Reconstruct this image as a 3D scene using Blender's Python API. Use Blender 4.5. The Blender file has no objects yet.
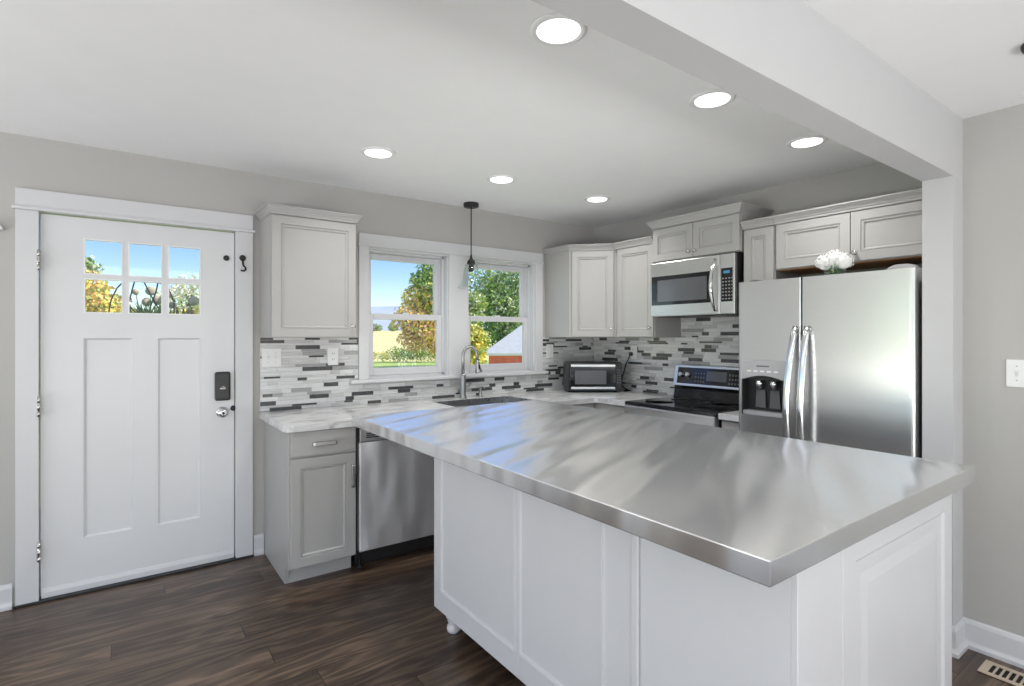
import bpy, bmesh, math, random
from mathutils import Vector, Matrix
C = bpy.context.scene.collection
SC = bpy.context.scene
PI = math.pi
R = math.radians

# ------------------------------------------------------------------ camera
cam = bpy.data.cameras.new('camera')
cam.sensor_width = 36.0
cam.lens = 538.5 / 1024 * 36.0
cam.shift_y = -6.4 / 1024
cam.clip_start = 0.05
cam.clip_end = 2000
camo = bpy.data.objects.new('camera', cam)
C.objects.link(camo)
camo.location = (0, 0, 1.40)
camo.rotation_euler = (PI / 2, 0, -0.6258)
SC.camera = camo

# ------------------------------------------------------------------ world, sun, exposure
SC.view_settings.view_transform = 'Standard'
SC.view_settings.look = 'None'
SC.view_settings.gamma = 1.0
SC.view_settings.use_curve_mapping = False
SC.view_settings.exposure = 0.0
W = bpy.data.worlds.new('sky')
SC.world = W
W.use_nodes = True
wn, wl = W.node_tree.nodes, W.node_tree.links
wn.clear()
wo = wn.new('ShaderNodeOutputWorld')
bg = wn.new('ShaderNodeBackground')
sky = wn.new('ShaderNodeTexSky')
sky.sky_type = 'NISHITA'
sky.sun_disc = False
sky.sun_elevation = R(42)
sky.sun_rotation = R(110)
sky.air_density = 1.0
sky.dust_density = 0.3
sky.ozone_density = 3.0
hs = wn.new('ShaderNodeHueSaturation')
hs.inputs['Saturation'].default_value = 1.3
hs.inputs['Hue'].default_value = 0.522
wl.new(sky.outputs[0], hs.inputs['Color'])
haze = wn.new('ShaderNodeMix')          # thin bright haze: the sky is nowhere darker than a pale blue
haze.data_type = 'RGBA'
haze.blend_type = 'LIGHTEN'
haze.inputs['Factor'].default_value = 1.0
wl.new(hs.outputs[0], haze.inputs['A'])
haze.inputs['B'].default_value = (1.75, 2.6, 3.9, 1)
wl.new(haze.outputs['Result'], bg.inputs[0])
bg.inputs[1].default_value = 0.22
wl.new(bg.outputs[0], wo.inputs[0])

sun = bpy.data.lights.new('sun', 'SUN')
sun.energy = 5.6
sun.angle = R(0.6)
sun.color = (1.0, 0.95, 0.86)
suno = bpy.data.objects.new('sun', sun)
C.objects.link(suno)
suno.rotation_euler = Vector((-0.62, 0.42, -0.66)).to_track_quat('-Z', 'Y').to_euler()


def area(name, loc, direction, sx, sy, power, color=(1, 1, 1), shape='RECTANGLE', spread=180):
    l = bpy.data.lights.new(name, 'AREA')
    l.shape = shape
    l.size = sx
    l.size_y = sy
    l.energy = power
    l.color = color
    l.spread = R(spread)
    o = bpy.data.objects.new(name, l)
    C.objects.link(o)
    o.location = loc
    o.rotation_euler = Vector(direction).to_track_quat('-Z', 'Y').to_euler()
    return o


# added fill lamps, unseen behind and left, aimed up to brighten the ceiling
area('ceiling_fill_rear', (-0.2, -2.75, 0.6), (0.05, 1, 2.9), 5.4, 0.9, 185, (1.0, 0.98, 0.945))
area('ceiling_fill_side', (-2.95, 1.0, 0.55), (1, 0.0, 3.2), 4.6, 0.9, 105, (1.0, 0.99, 0.97))

# ------------------------------------------------------------------ materials
MATS = {}


def mat(name):
    m = bpy.data.materials.new(name)
    m.use_nodes = True
    nt = m.node_tree
    b = nt.nodes['Principled BSDF']
    MATS[name] = m
    return m, nt.nodes, nt.links, b


def node(ns, t, **kw):
    n = ns.new(t)
    for k, v in kw.items():
        setattr(n, k, v)
    return n


def ramp(ns, stops):
    r = ns.new('ShaderNodeValToRGB')
    e = r.color_ramp.elements
    while len(e) < len(stops):
        e.new(0.5)
    for i, (p, c) in enumerate(stops):
        e[i].position = p
        e[i].color = (*c, 1) if len(c) == 3 else c
    return r


def obj_coords(ns, ls, scale=(1, 1, 1), rot=0.0):
    tc = ns.new('ShaderNodeTexCoord')
    mp = ns.new('ShaderNodeMapping')
    mp.inputs['Scale'].default_value = scale
    mp.vector_type = 'TEXTURE' if rot else 'POINT'
    if rot:     # turned about z first, then scaled
        mp.inputs['Scale'].default_value = tuple(1 / c for c in scale)
        mp.inputs['Rotation'].default_value = (0, 0, rot)
    ls.new(tc.outputs['Object'], mp.inputs['Vector'])
    return mp.outputs['Vector']


def plain(name, col, rough=0.5, metal=0.0, vary=0.03, nscale=6.0, bump=0.0, bscale=200.0, **kw):
    m, ns, ls, b = mat(name)
    v = obj_coords(ns, ls)
    n = node(ns, 'ShaderNodeTexNoise')
    n.inputs['Scale'].default_value = nscale
    n.inputs['Detail'].default_value = 3
    ls.new(v, n.inputs['Vector'])
    lo = tuple(max(0, c * (1 - vary)) for c in col)
    hi = tuple(min(1, c * (1 + vary)) for c in col)
    r = ramp(ns, [(0.3, lo), (0.7, hi)])
    ls.new(n.outputs['Fac'], r.inputs[0])
    ls.new(r.outputs[0], b.inputs['Base Color'])
    b.inputs['Roughness'].default_value = rough
    b.inputs['Metallic'].default_value = metal
    if bump:
        n2 = node(ns, 'ShaderNodeTexNoise')
        n2.inputs['Scale'].default_value = bscale
        ls.new(v, n2.inputs['Vector'])
        bp = node(ns, 'ShaderNodeBump')
        bp.inputs['Strength'].default_value = bump
        bp.inputs['Distance'].default_value = 0.002
        ls.new(n2.outputs['Fac'], bp.inputs['Height'])
        ls.new(bp.outputs[0], b.inputs['Normal'])
    for k, val in kw.items():
        b.inputs[k.replace('_', ' ')].default_value = val
    return m


plain('wall_paint', (0.485, 0.474, 0.45), 0.75, vary=0.015, nscale=1.5, bump=0.12, bscale=160)
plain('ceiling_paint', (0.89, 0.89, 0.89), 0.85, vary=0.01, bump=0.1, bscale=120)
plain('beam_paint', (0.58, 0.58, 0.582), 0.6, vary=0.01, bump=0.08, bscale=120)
plain('trim_paint', (0.67, 0.67, 0.68), 0.35, vary=0.01)
plain('bead_paint', (0.86, 0.86, 0.87), 0.3, vary=0.01)
plain('door_paint', (0.73, 0.735, 0.745), 0.32, vary=0.01, bump=0.03, bscale=90)
plain('cabinet_paint', (0.44, 0.431, 0.417), 0.38, vary=0.012, bump=0.03, bscale=90)
plain('island_paint', (0.66, 0.66, 0.67), 0.38, vary=0.012, bump=0.04, bscale=70)
plain('raw_wood', (0.34, 0.16, 0.055), 0.6, vary=0.25, nscale=9)
plain('black_gloss', (0.012, 0.012, 0.013), 0.08)
plain('black_glass', (0.02, 0.02, 0.022), 0.05)
plain('black_plastic', (0.022, 0.022, 0.023), 0.38)
plain('black_iron', (0.013, 0.013, 0.014), 0.45)
plain('grey_plastic', (0.12, 0.12, 0.125), 0.4)
plain('key_grey', (0.30, 0.30, 0.31), 0.4)
plain('light_plastic', (0.42, 0.42, 0.43), 0.35)
plain('white_plastic', (0.83, 0.83, 0.82), 0.3)
plain('oven_window', (0.13, 0.135, 0.145), 0.12)
plain('chrome', (0.78, 0.78, 0.78), 0.12, 1.0)
plain('faucet_nickel', (0.40, 0.395, 0.385), 0.32, 1.0)
plain('nickel', (0.58, 0.57, 0.55), 0.26, 1.0)
plain('beige_metal', (0.52, 0.43, 0.33), 0.4)
plain('hole_dark', (0.01, 0.01, 0.01), 0.9)
plain('bark', (0.12, 0.085, 0.06), 0.9, vary=0.3, nscale=20)
plain('barn_red', (0.75, 0.17, 0.13), 0.7, vary=0.12, nscale=3)
plain('barn_roof', (0.50, 0.50, 0.51), 0.55, vary=0.06)
plain('barn_trim', (0.8, 0.8, 0.8), 0.5)
plain('siding', (0.72, 0.72, 0.70), 0.6)
plain('porch_boards', (0.33, 0.32, 0.30), 0.7, vary=0.1)
plain('petal_white', (0.86, 0.86, 0.84), 0.7, vary=0.05)
plain('petal_cream', (0.46, 0.39, 0.29), 0.8, vary=0.2, nscale=30)
plain('stem_green', (0.10, 0.22, 0.05), 0.6, vary=0.2)
plain('urn_clay', (0.25, 0.2, 0.17), 0.8)
plain('soil', (0.05, 0.035, 0.025), 0.95)
for nm, c in (('leaf_green', (0.26, 0.40, 0.11)), ('leaf_dark', (0.13, 0.25, 0.09)), ('leaf_lime', (0.50, 0.56, 0.14)),
              ('leaf_yellow', (0.88, 0.66, 0.12)), ('leaf_orange', (0.80, 0.50, 0.20)), ('leaf_rust', (0.66, 0.45, 0.30)),
              ('leaf_pale', (0.72, 0.74, 0.50)), ('twig_pale', (0.78, 0.70, 0.60))):
    plain(nm, c, 0.7, vary=0.15, nscale=3)


def brushed(name, col, rough, aniso, axis_scale, bstr, warp=(0, 1.0), arot=0.0, rvar=0.06, cvar=0.015):
    """brushed sheet steel: fine brush lines plus a slow unevenness of the sheet"""
    m, ns, ls, b = mat(name)
    v = obj_coords(ns, ls, axis_scale)
    n = node(ns, 'ShaderNodeTexNoise')
    n.inputs['Scale'].default_value = 1.0
    n.inputs['Detail'].default_value = 4
    ls.new(v, n.inputs['Vector'])
    mr = node(ns, 'ShaderNodeMapRange')
    mr.inputs['From Min'].default_value = 0.3
    mr.inputs['From Max'].default_value = 0.7
    mr.inputs['To Min'].default_value = rough - rvar
    mr.inputs['To Max'].default_value = rough + rvar
    ls.new(n.outputs['Fac'], mr.inputs['Value'])
    ls.new(mr.outputs[0], b.inputs['Roughness'])
    r = ramp(ns, [(0.25, tuple(c * (1 - cvar) for c in col)), (0.75, tuple(min(1, c * (1 + cvar)) for c in col))])
    ls.new(n.outputs['Fac'], r.inputs[0])
    ls.new(r.outputs[0], b.inputs['Base Color'])
    b.inputs['Metallic'].default_value = 1.0
    b.inputs['Anisotropic'].default_value = aniso
    b.inputs['Anisotropic Rotation'].default_value = arot
    bp = node(ns, 'ShaderNodeBump')
    bp.inputs['Strength'].default_value = bstr
    bp.inputs['Distance'].default_value = 0.0006
    ls.new(n.outputs['Fac'], bp.inputs['Height'])
    last = bp
    if warp[0]:
        v2 = obj_coords(ns, ls, warp[2], warp[3] if len(warp) > 3 else 0.0)
        n2 = node(ns, 'ShaderNodeTexNoise')
        n2.inputs['Scale'].default_value = warp[1]
        n2.inputs['Detail'].default_value = 1
        ls.new(v2, n2.inputs['Vector'])
        b2 = node(ns, 'ShaderNodeBump')
        b2.inputs['Strength'].default_value = 1.0
        b2.inputs['Distance'].default_value = warp[0]
        ls.new(n2.outputs['Fac'], b2.inputs['Height'])
        if bstr:
            ls.new(bp.outputs[0], b2.inputs['Normal'])
        last = b2
    if bstr or warp[0]:
        ls.new(last.outputs[0], b.inputs['Normal'])
    return m


brushed('island_steel', (0.90, 0.90, 0.905), 0.25, 0.0, (2, 60, 60), 0.0, (0.036, 1.0, (0.9, 5.5, 0.02), R(26)), rvar=0.003, cvar=0.004)
brushed('dishwasher_steel', (0.92, 0.92, 0.94), 0.55, 0.0, (6, 100, 420), 0.04, (0.05, 2.0, (2.6, 1, 0.9)), rvar=0.01, cvar=0.005)
brushed('steel', (0.74, 0.74, 0.74), 0.30, 0.3, (6, 6, 500), 0.03, rvar=0.03)
brushed('fridge_steel', (0.66, 0.66, 0.66), 0.25, 0.0, (5, 5, 220), 0.0, (0.006, 1.5, (1, 1, 1)), rvar=0.015)
brushed('sink_steel', (0.5, 0.5, 0.5), 0.3, 0.0, (40, 40, 40), 0.1)

# clear window glass: mostly lets light through, with a weak mirror reflection
def glass(name, refl, tint=(1, 1, 1), edge=False):
    m = bpy.data.materials.new(name)
    m.use_nodes = True
    MATS[name] = m
    ns, ls = m.node_tree.nodes, m.node_tree.links
    ns.clear()
    o = ns.new('ShaderNodeOutputMaterial')
    t = ns.new('ShaderNodeBsdfTransparent')
    t.inputs[0].default_value = (*tint, 1)
    g = ns.new('ShaderNodeBsdfGlossy')
    g.inputs['Roughness'].default_value = 0.02
    mx = ns.new('ShaderNodeMixShader')
    if edge:
        lw = ns.new('ShaderNodeLayerWeight')
        lw.inputs['Blend'].default_value = 0.5
        pw = ns.new('ShaderNodeMath')
        pw.operation = 'POWER'
        pw.inputs[1].default_value = 3.0
        ls.new(lw.outputs['Facing'], pw.inputs[0])
        mu = ns.new('ShaderNodeMath')
        mu.operation = 'MULTIPLY_ADD'
        mu.inputs[1].default_value = 0.45
        mu.inputs[2].default_value = refl
        ls.new(pw.outputs[0], mu.inputs[0])
        ls.new(mu.outputs[0], mx.inputs[0])
    else:
        mx.inputs[0].default_value = refl
    ls.new(t.outputs[0], mx.inputs[1])
    ls.new(g.outputs[0], mx.inputs[2])
    ls.new(mx.outputs[0], o.inputs[0])


glass('window_glass', 0.03)
glass('clear_glass', 0.04, (0.96, 0.985, 0.98), True)


def emit(name, col, s):
    m, ns, ls, b = mat(name)
    b.inputs['Base Color'].default_value = (*col, 1)
    b.inputs['Emission Color'].default_value = (*col, 1)
    b.inputs['Emission Strength'].default_value = s


emit('lamp_diffuser', (1.0, 0.99, 0.97), 2.2)
emit('clock_blue', (0.05, 0.22, 0.40), 0.35)


def wood_floor():
    m, ns, ls, b = mat('wood_floor')
    tc = ns.new('ShaderNodeTexCoord')
    sp = ns.new('ShaderNodeSeparateXYZ')
    ls.new(tc.outputs['Object'], sp.inputs[0])

    def M(op, a, bb=None, c=None):
        n = ns.new('ShaderNodeMath')
        n.operation = op
        for i, x in enumerate((a, bb, c)):
            if x is None:
                continue
            if isinstance(x, (int, float)):
                n.inputs[i].default_value = x
            else:
                ls.new(x, n.inputs[i])
        return n.outputs[0]
    yw = M('DIVIDE', sp.outputs['Y'], 0.145)
    row = M('FLOOR', yw)
    fy = M('FRACT', yw)
    wn1 = ns.new('ShaderNodeTexWhiteNoise')
    wn1.noise_dimensions = '1D'
    ls.new(row, wn1.inputs['W'])
    xs = M('MULTIPLY_ADD', wn1.outputs['Value'], 7.0, M('DIVIDE', sp.outputs['X'], 2.4))
    col = M('FLOOR', xs)
    fx = M('FRACT', xs)
    cmb = ns.new('ShaderNodeCombineXYZ')
    ls.new(row, cmb.inputs[0])
    ls.new(col, cmb.inputs[1])
    wn2 = ns.new('ShaderNodeTexWhiteNoise')
    wn2.noise_dimensions = '2D'
    ls.new(cmb.outputs[0], wn2.inputs['Vector'])
    # grain coordinates, shifted per plank
    g = ns.new('ShaderNodeCombineXYZ')
    ls.new(M('MULTIPLY_ADD', wn2.outputs['Value'], 31.0, M('MULTIPLY', sp.outputs['X'], 0.9)), g.inputs[0])
    ls.new(M('MULTIPLY', sp.outputs['Y'], 6.0), g.inputs[1])
    ls.new(M('MULTIPLY', wn2.outputs['Value'], 11.0), g.inputs[2])
    nz = ns.new('ShaderNodeTexNoise')
    nz.inputs['Scale'].default_value = 1.3
    nz.inputs['Detail'].default_value = 2
    nz.inputs['Distortion'].default_value = 0.35
    ls.new(g.outputs[0], nz.inputs['Vector'])
    rings = M('SINE', M('MULTIPLY', nz.outputs['Fac'], 44.0))
    rings = M('MULTIPLY_ADD', rings, 0.5, 0.5)
    fine = ns.new('ShaderNodeTexNoise')
    fine.inputs['Scale'].default_value = 1.0
    fine.inputs['Detail'].default_value = 5
    mp = ns.new('ShaderNodeMapping')
    mp.inputs['Scale'].default_value = (3, 110, 1)
    ls.new(tc.outputs['Object'], mp.inputs['Vector'])
    ls.new(mp.outputs[0], fine.inputs['Vector'])
    f1 = M('MULTIPLY_ADD', rings, 0.34, M('MULTIPLY', fine.outputs['Fac'], 0.45))
    f2 = M('MULTIPLY_ADD', wn2.outputs['Value'], 0.30, f1)
    r = ramp(ns, [(0.15, (0.026, 0.015, 0.010)), (0.48, (0.070, 0.045, 0.031)), (0.75, (0.128, 0.086, 0.058)), (1.0, (0.27, 0.185, 0.12))])
    ls.new(f2, r.inputs[0])
    gap = M('MAXIMUM', M('GREATER_THAN', M('ABSOLUTE', M('SUBTRACT', fy, 0.5)), 0.490),
            M('GREATER_THAN', M('ABSOLUTE', M('SUBTRACT', fx, 0.5)), 0.4993))
    mx = ns.new('ShaderNodeMix')
    mx.data_type = 'RGBA'
    ls.new(gap, mx.inputs['Factor'])
    ls.new(r.outputs[0], mx.inputs['A'])
    mx.inputs['B'].default_value = (0.012, 0.008, 0.006, 1)
    ls.new(mx.outputs['Result'], b.inputs['Base Color'])
    b.inputs['Roughness'].default_value = 0.32
    b.inputs['Specular IOR Level'].default_value = 0.5
    bp = ns.new('ShaderNodeBump')
    bp.inputs['Strength'].default_value = 0.12
    bp.inputs['Distance'].default_value = 0.002
    ls.new(M('SUBTRACT', fine.outputs['Fac'], M('MULTIPLY', gap, 2.0)), bp.inputs['Height'])
    ls.new(bp.outputs[0], b.inputs['Normal'])


wood_floor()


def granite():
    m, ns, ls, b = mat('granite')
    v = obj_coords(ns, ls, (2.2, 6.5, 6.5))
    n = ns.new('ShaderNodeTexNoise')
    n.inputs['Scale'].default_value = 2.2
    n.inputs['Detail'].default_value = 7
    n.inputs['Roughness'].default_value = 0.62
    n.inputs['Distortion'].default_value = 1.2
    ls.new(v, n.inputs['Vector'])
    r = ramp(ns, [(0.32, (0.42, 0.41, 0.40)), (0.44, (0.60, 0.595, 0.59)), (0.55, (0.70, 0.695, 0.69)), (0.7, (0.76, 0.76, 0.76))])
    ls.new(n.outputs['Fac'], r.inputs[0])
    ls.new(r.outputs[0], b.inputs['Base Color'])
    b.inputs['Roughness'].default_value = 0.16


granite()


def tile(name, c1, c2, rough, streak=True):
    m, ns, ls, b = mat(name)
    v = obj_coords(ns, ls, (9, 9, 150) if streak else (30, 30, 30))
    n = ns.new('ShaderNodeTexNoise')
    n.inputs['Scale'].default_value = 1.0
    n.inputs['Detail'].default_value = 3
    ls.new(v, n.inputs['Vector'])
    r = ramp(ns, [(0.3, c1), (0.7, c2)])
    ls.new(n.outputs['Fac'], r.inputs[0])
    ls.new(r.outputs[0], b.inputs['Base Color'])
    b.inputs['Roughness'].default_value = rough


tile('tile_white', (0.66, 0.66, 0.66), (0.79, 0.79, 0.79), 0.15)
tile('tile_marble', (0.50, 0.50, 0.495), (0.71, 0.71, 0.705), 0.25)
tile('tile_grey', (0.30, 0.30, 0.30), (0.44, 0.44, 0.435), 0.25)
tile('tile_dark', (0.065, 0.066, 0.07), (0.10, 0.10, 0.105), 0.14, False)
tile('grout', (0.52, 0.52, 0.51), (0.56, 0.56, 0.55), 0.9, False)


def ground_mat(name, stops, scale):
    m, ns, ls, b = mat(name)
    v = obj_coords(ns, ls, scale)
    n = ns.new('ShaderNodeTexNoise')
    n.inputs['Scale'].default_value = 1.0
    n.inputs['Detail'].default_value = 8
    ls.new(v, n.inputs['Vector'])
    r = ramp(ns, stops)
    ls.new(n.outputs['Fac'], r.inputs[0])
    ls.new(r.outputs[0], b.inputs['Base Color'])
    b.inputs['Roughness'].default_value = 0.95


ground_mat('lawn_grass', [(0.3, (0.26, 0.40, 0.08)), (0.7, (0.50, 0.58, 0.18))], (0.7, 0.7, 0.7))
ground_mat('field_grass', [(0.3, (0.64, 0.54, 0.22)), (0.7, (0.80, 0.69, 0.34))], (0.05, 0.15, 0.1))
ground_mat('hill_haze', [(0.3, (0.38, 0.43, 0.52)), (0.7, (0.45, 0.50, 0.58))], (0.02, 0.02, 0.02))  # blue haze of distance put into the hill colour


# ------------------------------------------------------------------ mesh helpers
class MB:
    def __init__(s):
        s.bm = bmesh.new()

    def _bevel(s, verts, bev, seg=2):
        if bev > 0:
            es = set()
            for v in verts:
                es.update(v.link_edges)
            bmesh.ops.bevel(s.bm, geom=list(es), offset=bev, segments=seg, affect='EDGES', profile=0.5)

    def box(s, x0, x1, y0, y1, z0, z1, bev=0.0, mi=0, seg=2):
        n0 = len(s.bm.faces)
        vs = [s.bm.verts.new((x, y, z)) for z in (z0, z1) for x, y in ((x0, y0), (x1, y0), (x1, y1), (x0, y1))]
        fs = [(3, 2, 1, 0), (4, 5, 6, 7), (0, 1, 5, 4), (1, 2, 6, 5), (2, 3, 7, 6), (3, 0, 4, 7)]
        made = [s.bm.faces.new([vs[i] for i in f]) for f in fs]
        for f in made:
            f.material_index = mi
        if bev:
            es = set(e for v in vs for e in v.link_edges)
            r = bmesh.ops.bevel(s.bm, geom=list(es), offset=bev, segments=seg, affect='EDGES', profile=0.5)
            for f in r['faces']:
                f.material_index = mi
        return s

    def prism(s, pts, z0, z1, axis='z', bev=0.0, mi=0):
        """extrude an outline: axis z: pts (x,y); axis y: pts (x,z); axis x: pts (y,z)"""
        def P(a, b, c):
            return {'z': (a, b, c), 'y': (a, c, b), 'x': (c, a, b)}[axis]
        lo = [s.bm.verts.new(P(a, b, z0)) for a, b in pts]
        hi = [s.bm.verts.new(P(a, b, z1)) for a, b in pts]
        fs = [s.bm.faces.new(lo[::-1]), s.bm.faces.new(hi)]
        n = len(pts)
        for i in range(n):
            fs.append(s.bm.faces.new([lo[i], lo[(i + 1) % n], hi[(i + 1) % n], hi[i]]))
        for f in fs:
            f.material_index = mi
        if bev:
            r = bmesh.ops.bevel(s.bm, geom=list(set(e for v in lo + hi for e in v.link_edges)), offset=bev, segments=2, affect='EDGES', profile=0.5)
            for f in r['faces']:
                f.material_index = mi
        return s

    def lathe(s, prof, loc=(0, 0, 0), axis='z', seg=24, mi=0, smooth=True):
        """prof: (radius, height) list along the axis; closed with caps where the radius is > 0"""
        rings = []
        for r, h in prof:
            ring = []
            for k in range(seg):
                a = 2 * PI * k / seg
                c, d = r * math.cos(a), r * math.sin(a)
                p = {'z': (c, d, h), 'y': (c, h, -d), 'x': (h, c, d)}[axis]
                ring.append(s.bm.verts.new((p[0] + loc[0], p[1] + loc[1], p[2] + loc[2])))
            rings.append(ring)
        for a, b in zip(rings, rings[1:]):
            for k in range(seg):
                f = s.bm.faces.new([a[k], a[(k + 1) % seg], b[(k + 1) % seg], b[k]])
                f.material_index = mi
                f.smooth = smooth
        for ring, rev in ((rings[0], True), (rings[-1], False)):
            f = s.bm.faces.new(ring[::-1] if rev else ring)
            f.material_index = mi
        return s

    def tube(s, path, rad, seg=10, mi=0, flat=1.0):
        """round bar along a 3-D path; rad a number or one per point"""
        P = [Vector(p) for p in path]
        n = len(P)
        rads = rad if isinstance(rad, (list, tuple)) else [rad] * n
        rings = []
        up = None
        for i in range(n):
            t = (P[min(i + 1, n - 1)] - P[max(i - 1, 0)]).normalized()
            if up is None:
                up = Vector((0, 0, 1)) if abs(t.z) < 0.9 else Vector((0, 1, 0))
            u = (up - t * up.dot(t)).normalized()
            w = t.cross(u)
            up = u
            rings.append([s.bm.verts.new(P[i] + (u * math.cos(2 * PI * k / seg) * flat + w * math.sin(2 * PI * k / seg)) * rads[i]) for k in range(seg)])
        for a, b in zip(rings, rings[1:]):
            for k in range(seg):
                f = s.bm.faces.new([a[k], a[(k + 1) % seg], b[(k + 1) % seg], b[k]])
                f.material_index = mi
                f.smooth = True
        for ring in (rings[0][::-1], rings[-1]):
            s.bm.faces.new(ring).material_index = mi
        return s

    def ball(s, loc, r, sub=2, scale=(1, 1, 1), mi=0, jitter=0.0, rng=None):
        m = Matrix.Translation(loc) @ Matrix.Diagonal((*scale, 1))
        res = bmesh.ops.create_icosphere(s.bm, subdivisions=sub, radius=r, matrix=m)
        fs = set()
        for v in res['verts']:
            if jitter:
                d = (v.co - Vector(loc))
                v.co = Vector(loc) + d * (1 + rng.uniform(-jitter, jitter))
            fs.update(v.link_faces)
        for f in fs:
            f.smooth = True
            f.material_index = mi
        return s

    def panel(s, x0, x1, z0, z1, yf, t, loops, mi=0):
        """framed board facing -y: nested rectangles (inset, depth behind the face yf), flat in the middle"""
        rings = []
        full = [(0, t)] + [(0, 0.002), (0.002, 0)] + list(loops)
        for ins, d in full:
            y = yf + d
            rings.append([s.bm.verts.new(p) for p in ((x0 + ins, y, z0 + ins), (x1 - ins, y, z0 + ins), (x1 - ins, y, z1 - ins), (x0 + ins, y, z1 - ins))])
        for a, b in zip(rings, rings[1:]):
            for k in range(4):
                s.bm.faces.new([a[k], a[(k + 1) % 4], b[(k + 1) % 4], b[k]]).material_index = mi
        s.bm.faces.new(rings[-1]).material_index = mi
        s.bm.faces.new(rings[0][::-1]).material_index = mi
        return s

    def sweep(s, pts, prof, mi=0):
        """moulding: a profile of (out, z) carried along an open plan path with mitred corners; 'out' is to the right of travel"""
        n = len(pts)
        V = [Vector(p) for p in pts]
        rings = []
        for i in range(n):
            d0 = (V[i] - V[i - 1]).normalized() if i > 0 else None
            d1 = (V[i + 1] - V[i]).normalized() if i < n - 1 else None
            if d0 is None:
                d0 = d1
            if d1 is None:
                d1 = d0
            n0 = Vector((d0.y, -d0.x))
            n1 = Vector((d1.y, -d1.x))
            m = (n0 + n1)
            m = m / (m.dot(n0)) if m.length > 1e-6 else n0
            rings.append([s.bm.verts.new((V[i].x + m.x * o, V[i].y + m.y * o, z)) for o, z in prof])
        k = len(prof)
        for a, b in zip(rings, rings[1:]):
            for j in range(k):
                s.bm.faces.new([a[j], a[(j + 1) % k], b[(j + 1) % k], b[j]]).material_index = mi
        s.bm.faces.new(rings[0]).material_index = mi
        s.bm.faces.new(rings[-1][::-1]).material_index = mi
        return s

    def build(s, name, mats, parent=None, smooth_angle=None):
        bmesh.ops.recalc_face_normals(s.bm, faces=s.bm.faces)
        me = bpy.data.meshes.new(name)
        s.bm.to_mesh(me)
        s.bm.free()
        for m in ([mats] if isinstance(mats, str) else mats):
            me.materials.append(MATS[m])
        o = bpy.data.objects.new(name, me)
        C.objects.link(o)
        if parent:
            o.parent = parent
        return o


def tag(o, label=None, cat=None, group=None, kind=None):
    if label:
        o['label'] = label
    if cat:
        o['category'] = cat
    if group:
        o['group'] = group
    if kind:
        o['kind'] = kind
    return o


def thing(name, label, cat, loc=(0, 0, 0), rz=0.0, group=None, kind=None):
    o = bpy.data.objects.new(name, None)
    o.empty_display_size = 0.1
    C.objects.link(o)
    o.location = loc
    o.rotation_euler = (0, 0, rz)
    return tag(o, label, cat, group, kind)


def struct(name, mb, m, label, cat):
    return tag(mb.build(name, m), label, cat, kind='structure')


def copy_tree(o, parent=None):
    c = o.copy()
    C.objects.link(c)
    if parent:
        c.parent = parent
    for ch in list(o.children):
        copy_tree(ch, c)
    return c


FACE_R = -PI / 2      # rotation of a thing that stands against the right-hand wall and faces the room

# ------------------------------------------------------------------ room shell
YB = 3.77            # window wall
XK = 3.70            # kitchen right wall
XR = 3.10            # right wall of the near room
XL, YF = -3.40, -3.20
ZC, ZN = 2.45, 2.39  # ceilings: kitchen, near room
PY0, PY1 = 0.785, 0.898
BX = 2.965

struct('floor', MB().box(XL - 0.15, XK + 0.15, YF - 0.15, YB + 0.15, -0.12, 0.0), 'wood_floor', 'dark brown stained wide plank wood floor with visible grain', 'floor')
struct('ceiling', MB().box(XL - 0.15, XK + 0.15, PY1, YB + 0.15, ZC, ZC + 0.15), 'ceiling_paint', 'flat white kitchen ceiling with six recessed lights', 'ceiling')
struct('ceiling_near', MB().box(XL - 0.15, XK + 0.15, YF - 0.15, PY0, ZN, ZN + 0.21), 'ceiling_paint', 'flat white ceiling on the near side of the beam', 'ceiling')
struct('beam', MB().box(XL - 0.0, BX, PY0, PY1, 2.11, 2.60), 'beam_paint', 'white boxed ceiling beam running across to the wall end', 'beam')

# back wall with the door opening and two window openings
WY0, WY1 = YB, YB + 0.15
DX0, DX1, DZ1 = -0.375, 0.590, 2.075
OL0, OL1 = 1.435, 2.100
OR0, OR1 = 2.275, 2.970
OZ0, OZ1 = 1.090, 2.050
mb = MB()
for a in ((XL - 0.15, DX0, 0, ZC), (DX0, DX1, DZ1, ZC), (DX1, OL0, 0, ZC), (OL0, OR1, 0, OZ0), (OL0, OR1, OZ1, ZC), (OL1, OR0, OZ0, OZ1), (OR1, XK + 0.15, 0, ZC)):
    mb.box(a[0], a[1], WY0, WY1, a[2], a[3])
struct('wall_back', mb, 'wall_paint', 'greige painted wall holding the white door and the double window', 'wall')
struct('wall_right', MB().box(XK, XK + 0.15, PY1, YB, 0, ZC), 'wall_paint', 'greige kitchen wall behind the range and refrigerator', 'wall')
struct('wall_side', MB().box(XR, XR + 0.75, YF, PY0, 0, ZN), 'wall_paint', 'grey wall with a light switch at the right edge', 'wall')
mb = MB()
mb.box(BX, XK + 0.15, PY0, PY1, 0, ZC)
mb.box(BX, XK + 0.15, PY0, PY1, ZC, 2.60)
struct('wall_end', mb, 'beam_paint', 'white wall end carrying the beam beside the refrigerator', 'wall')
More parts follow.
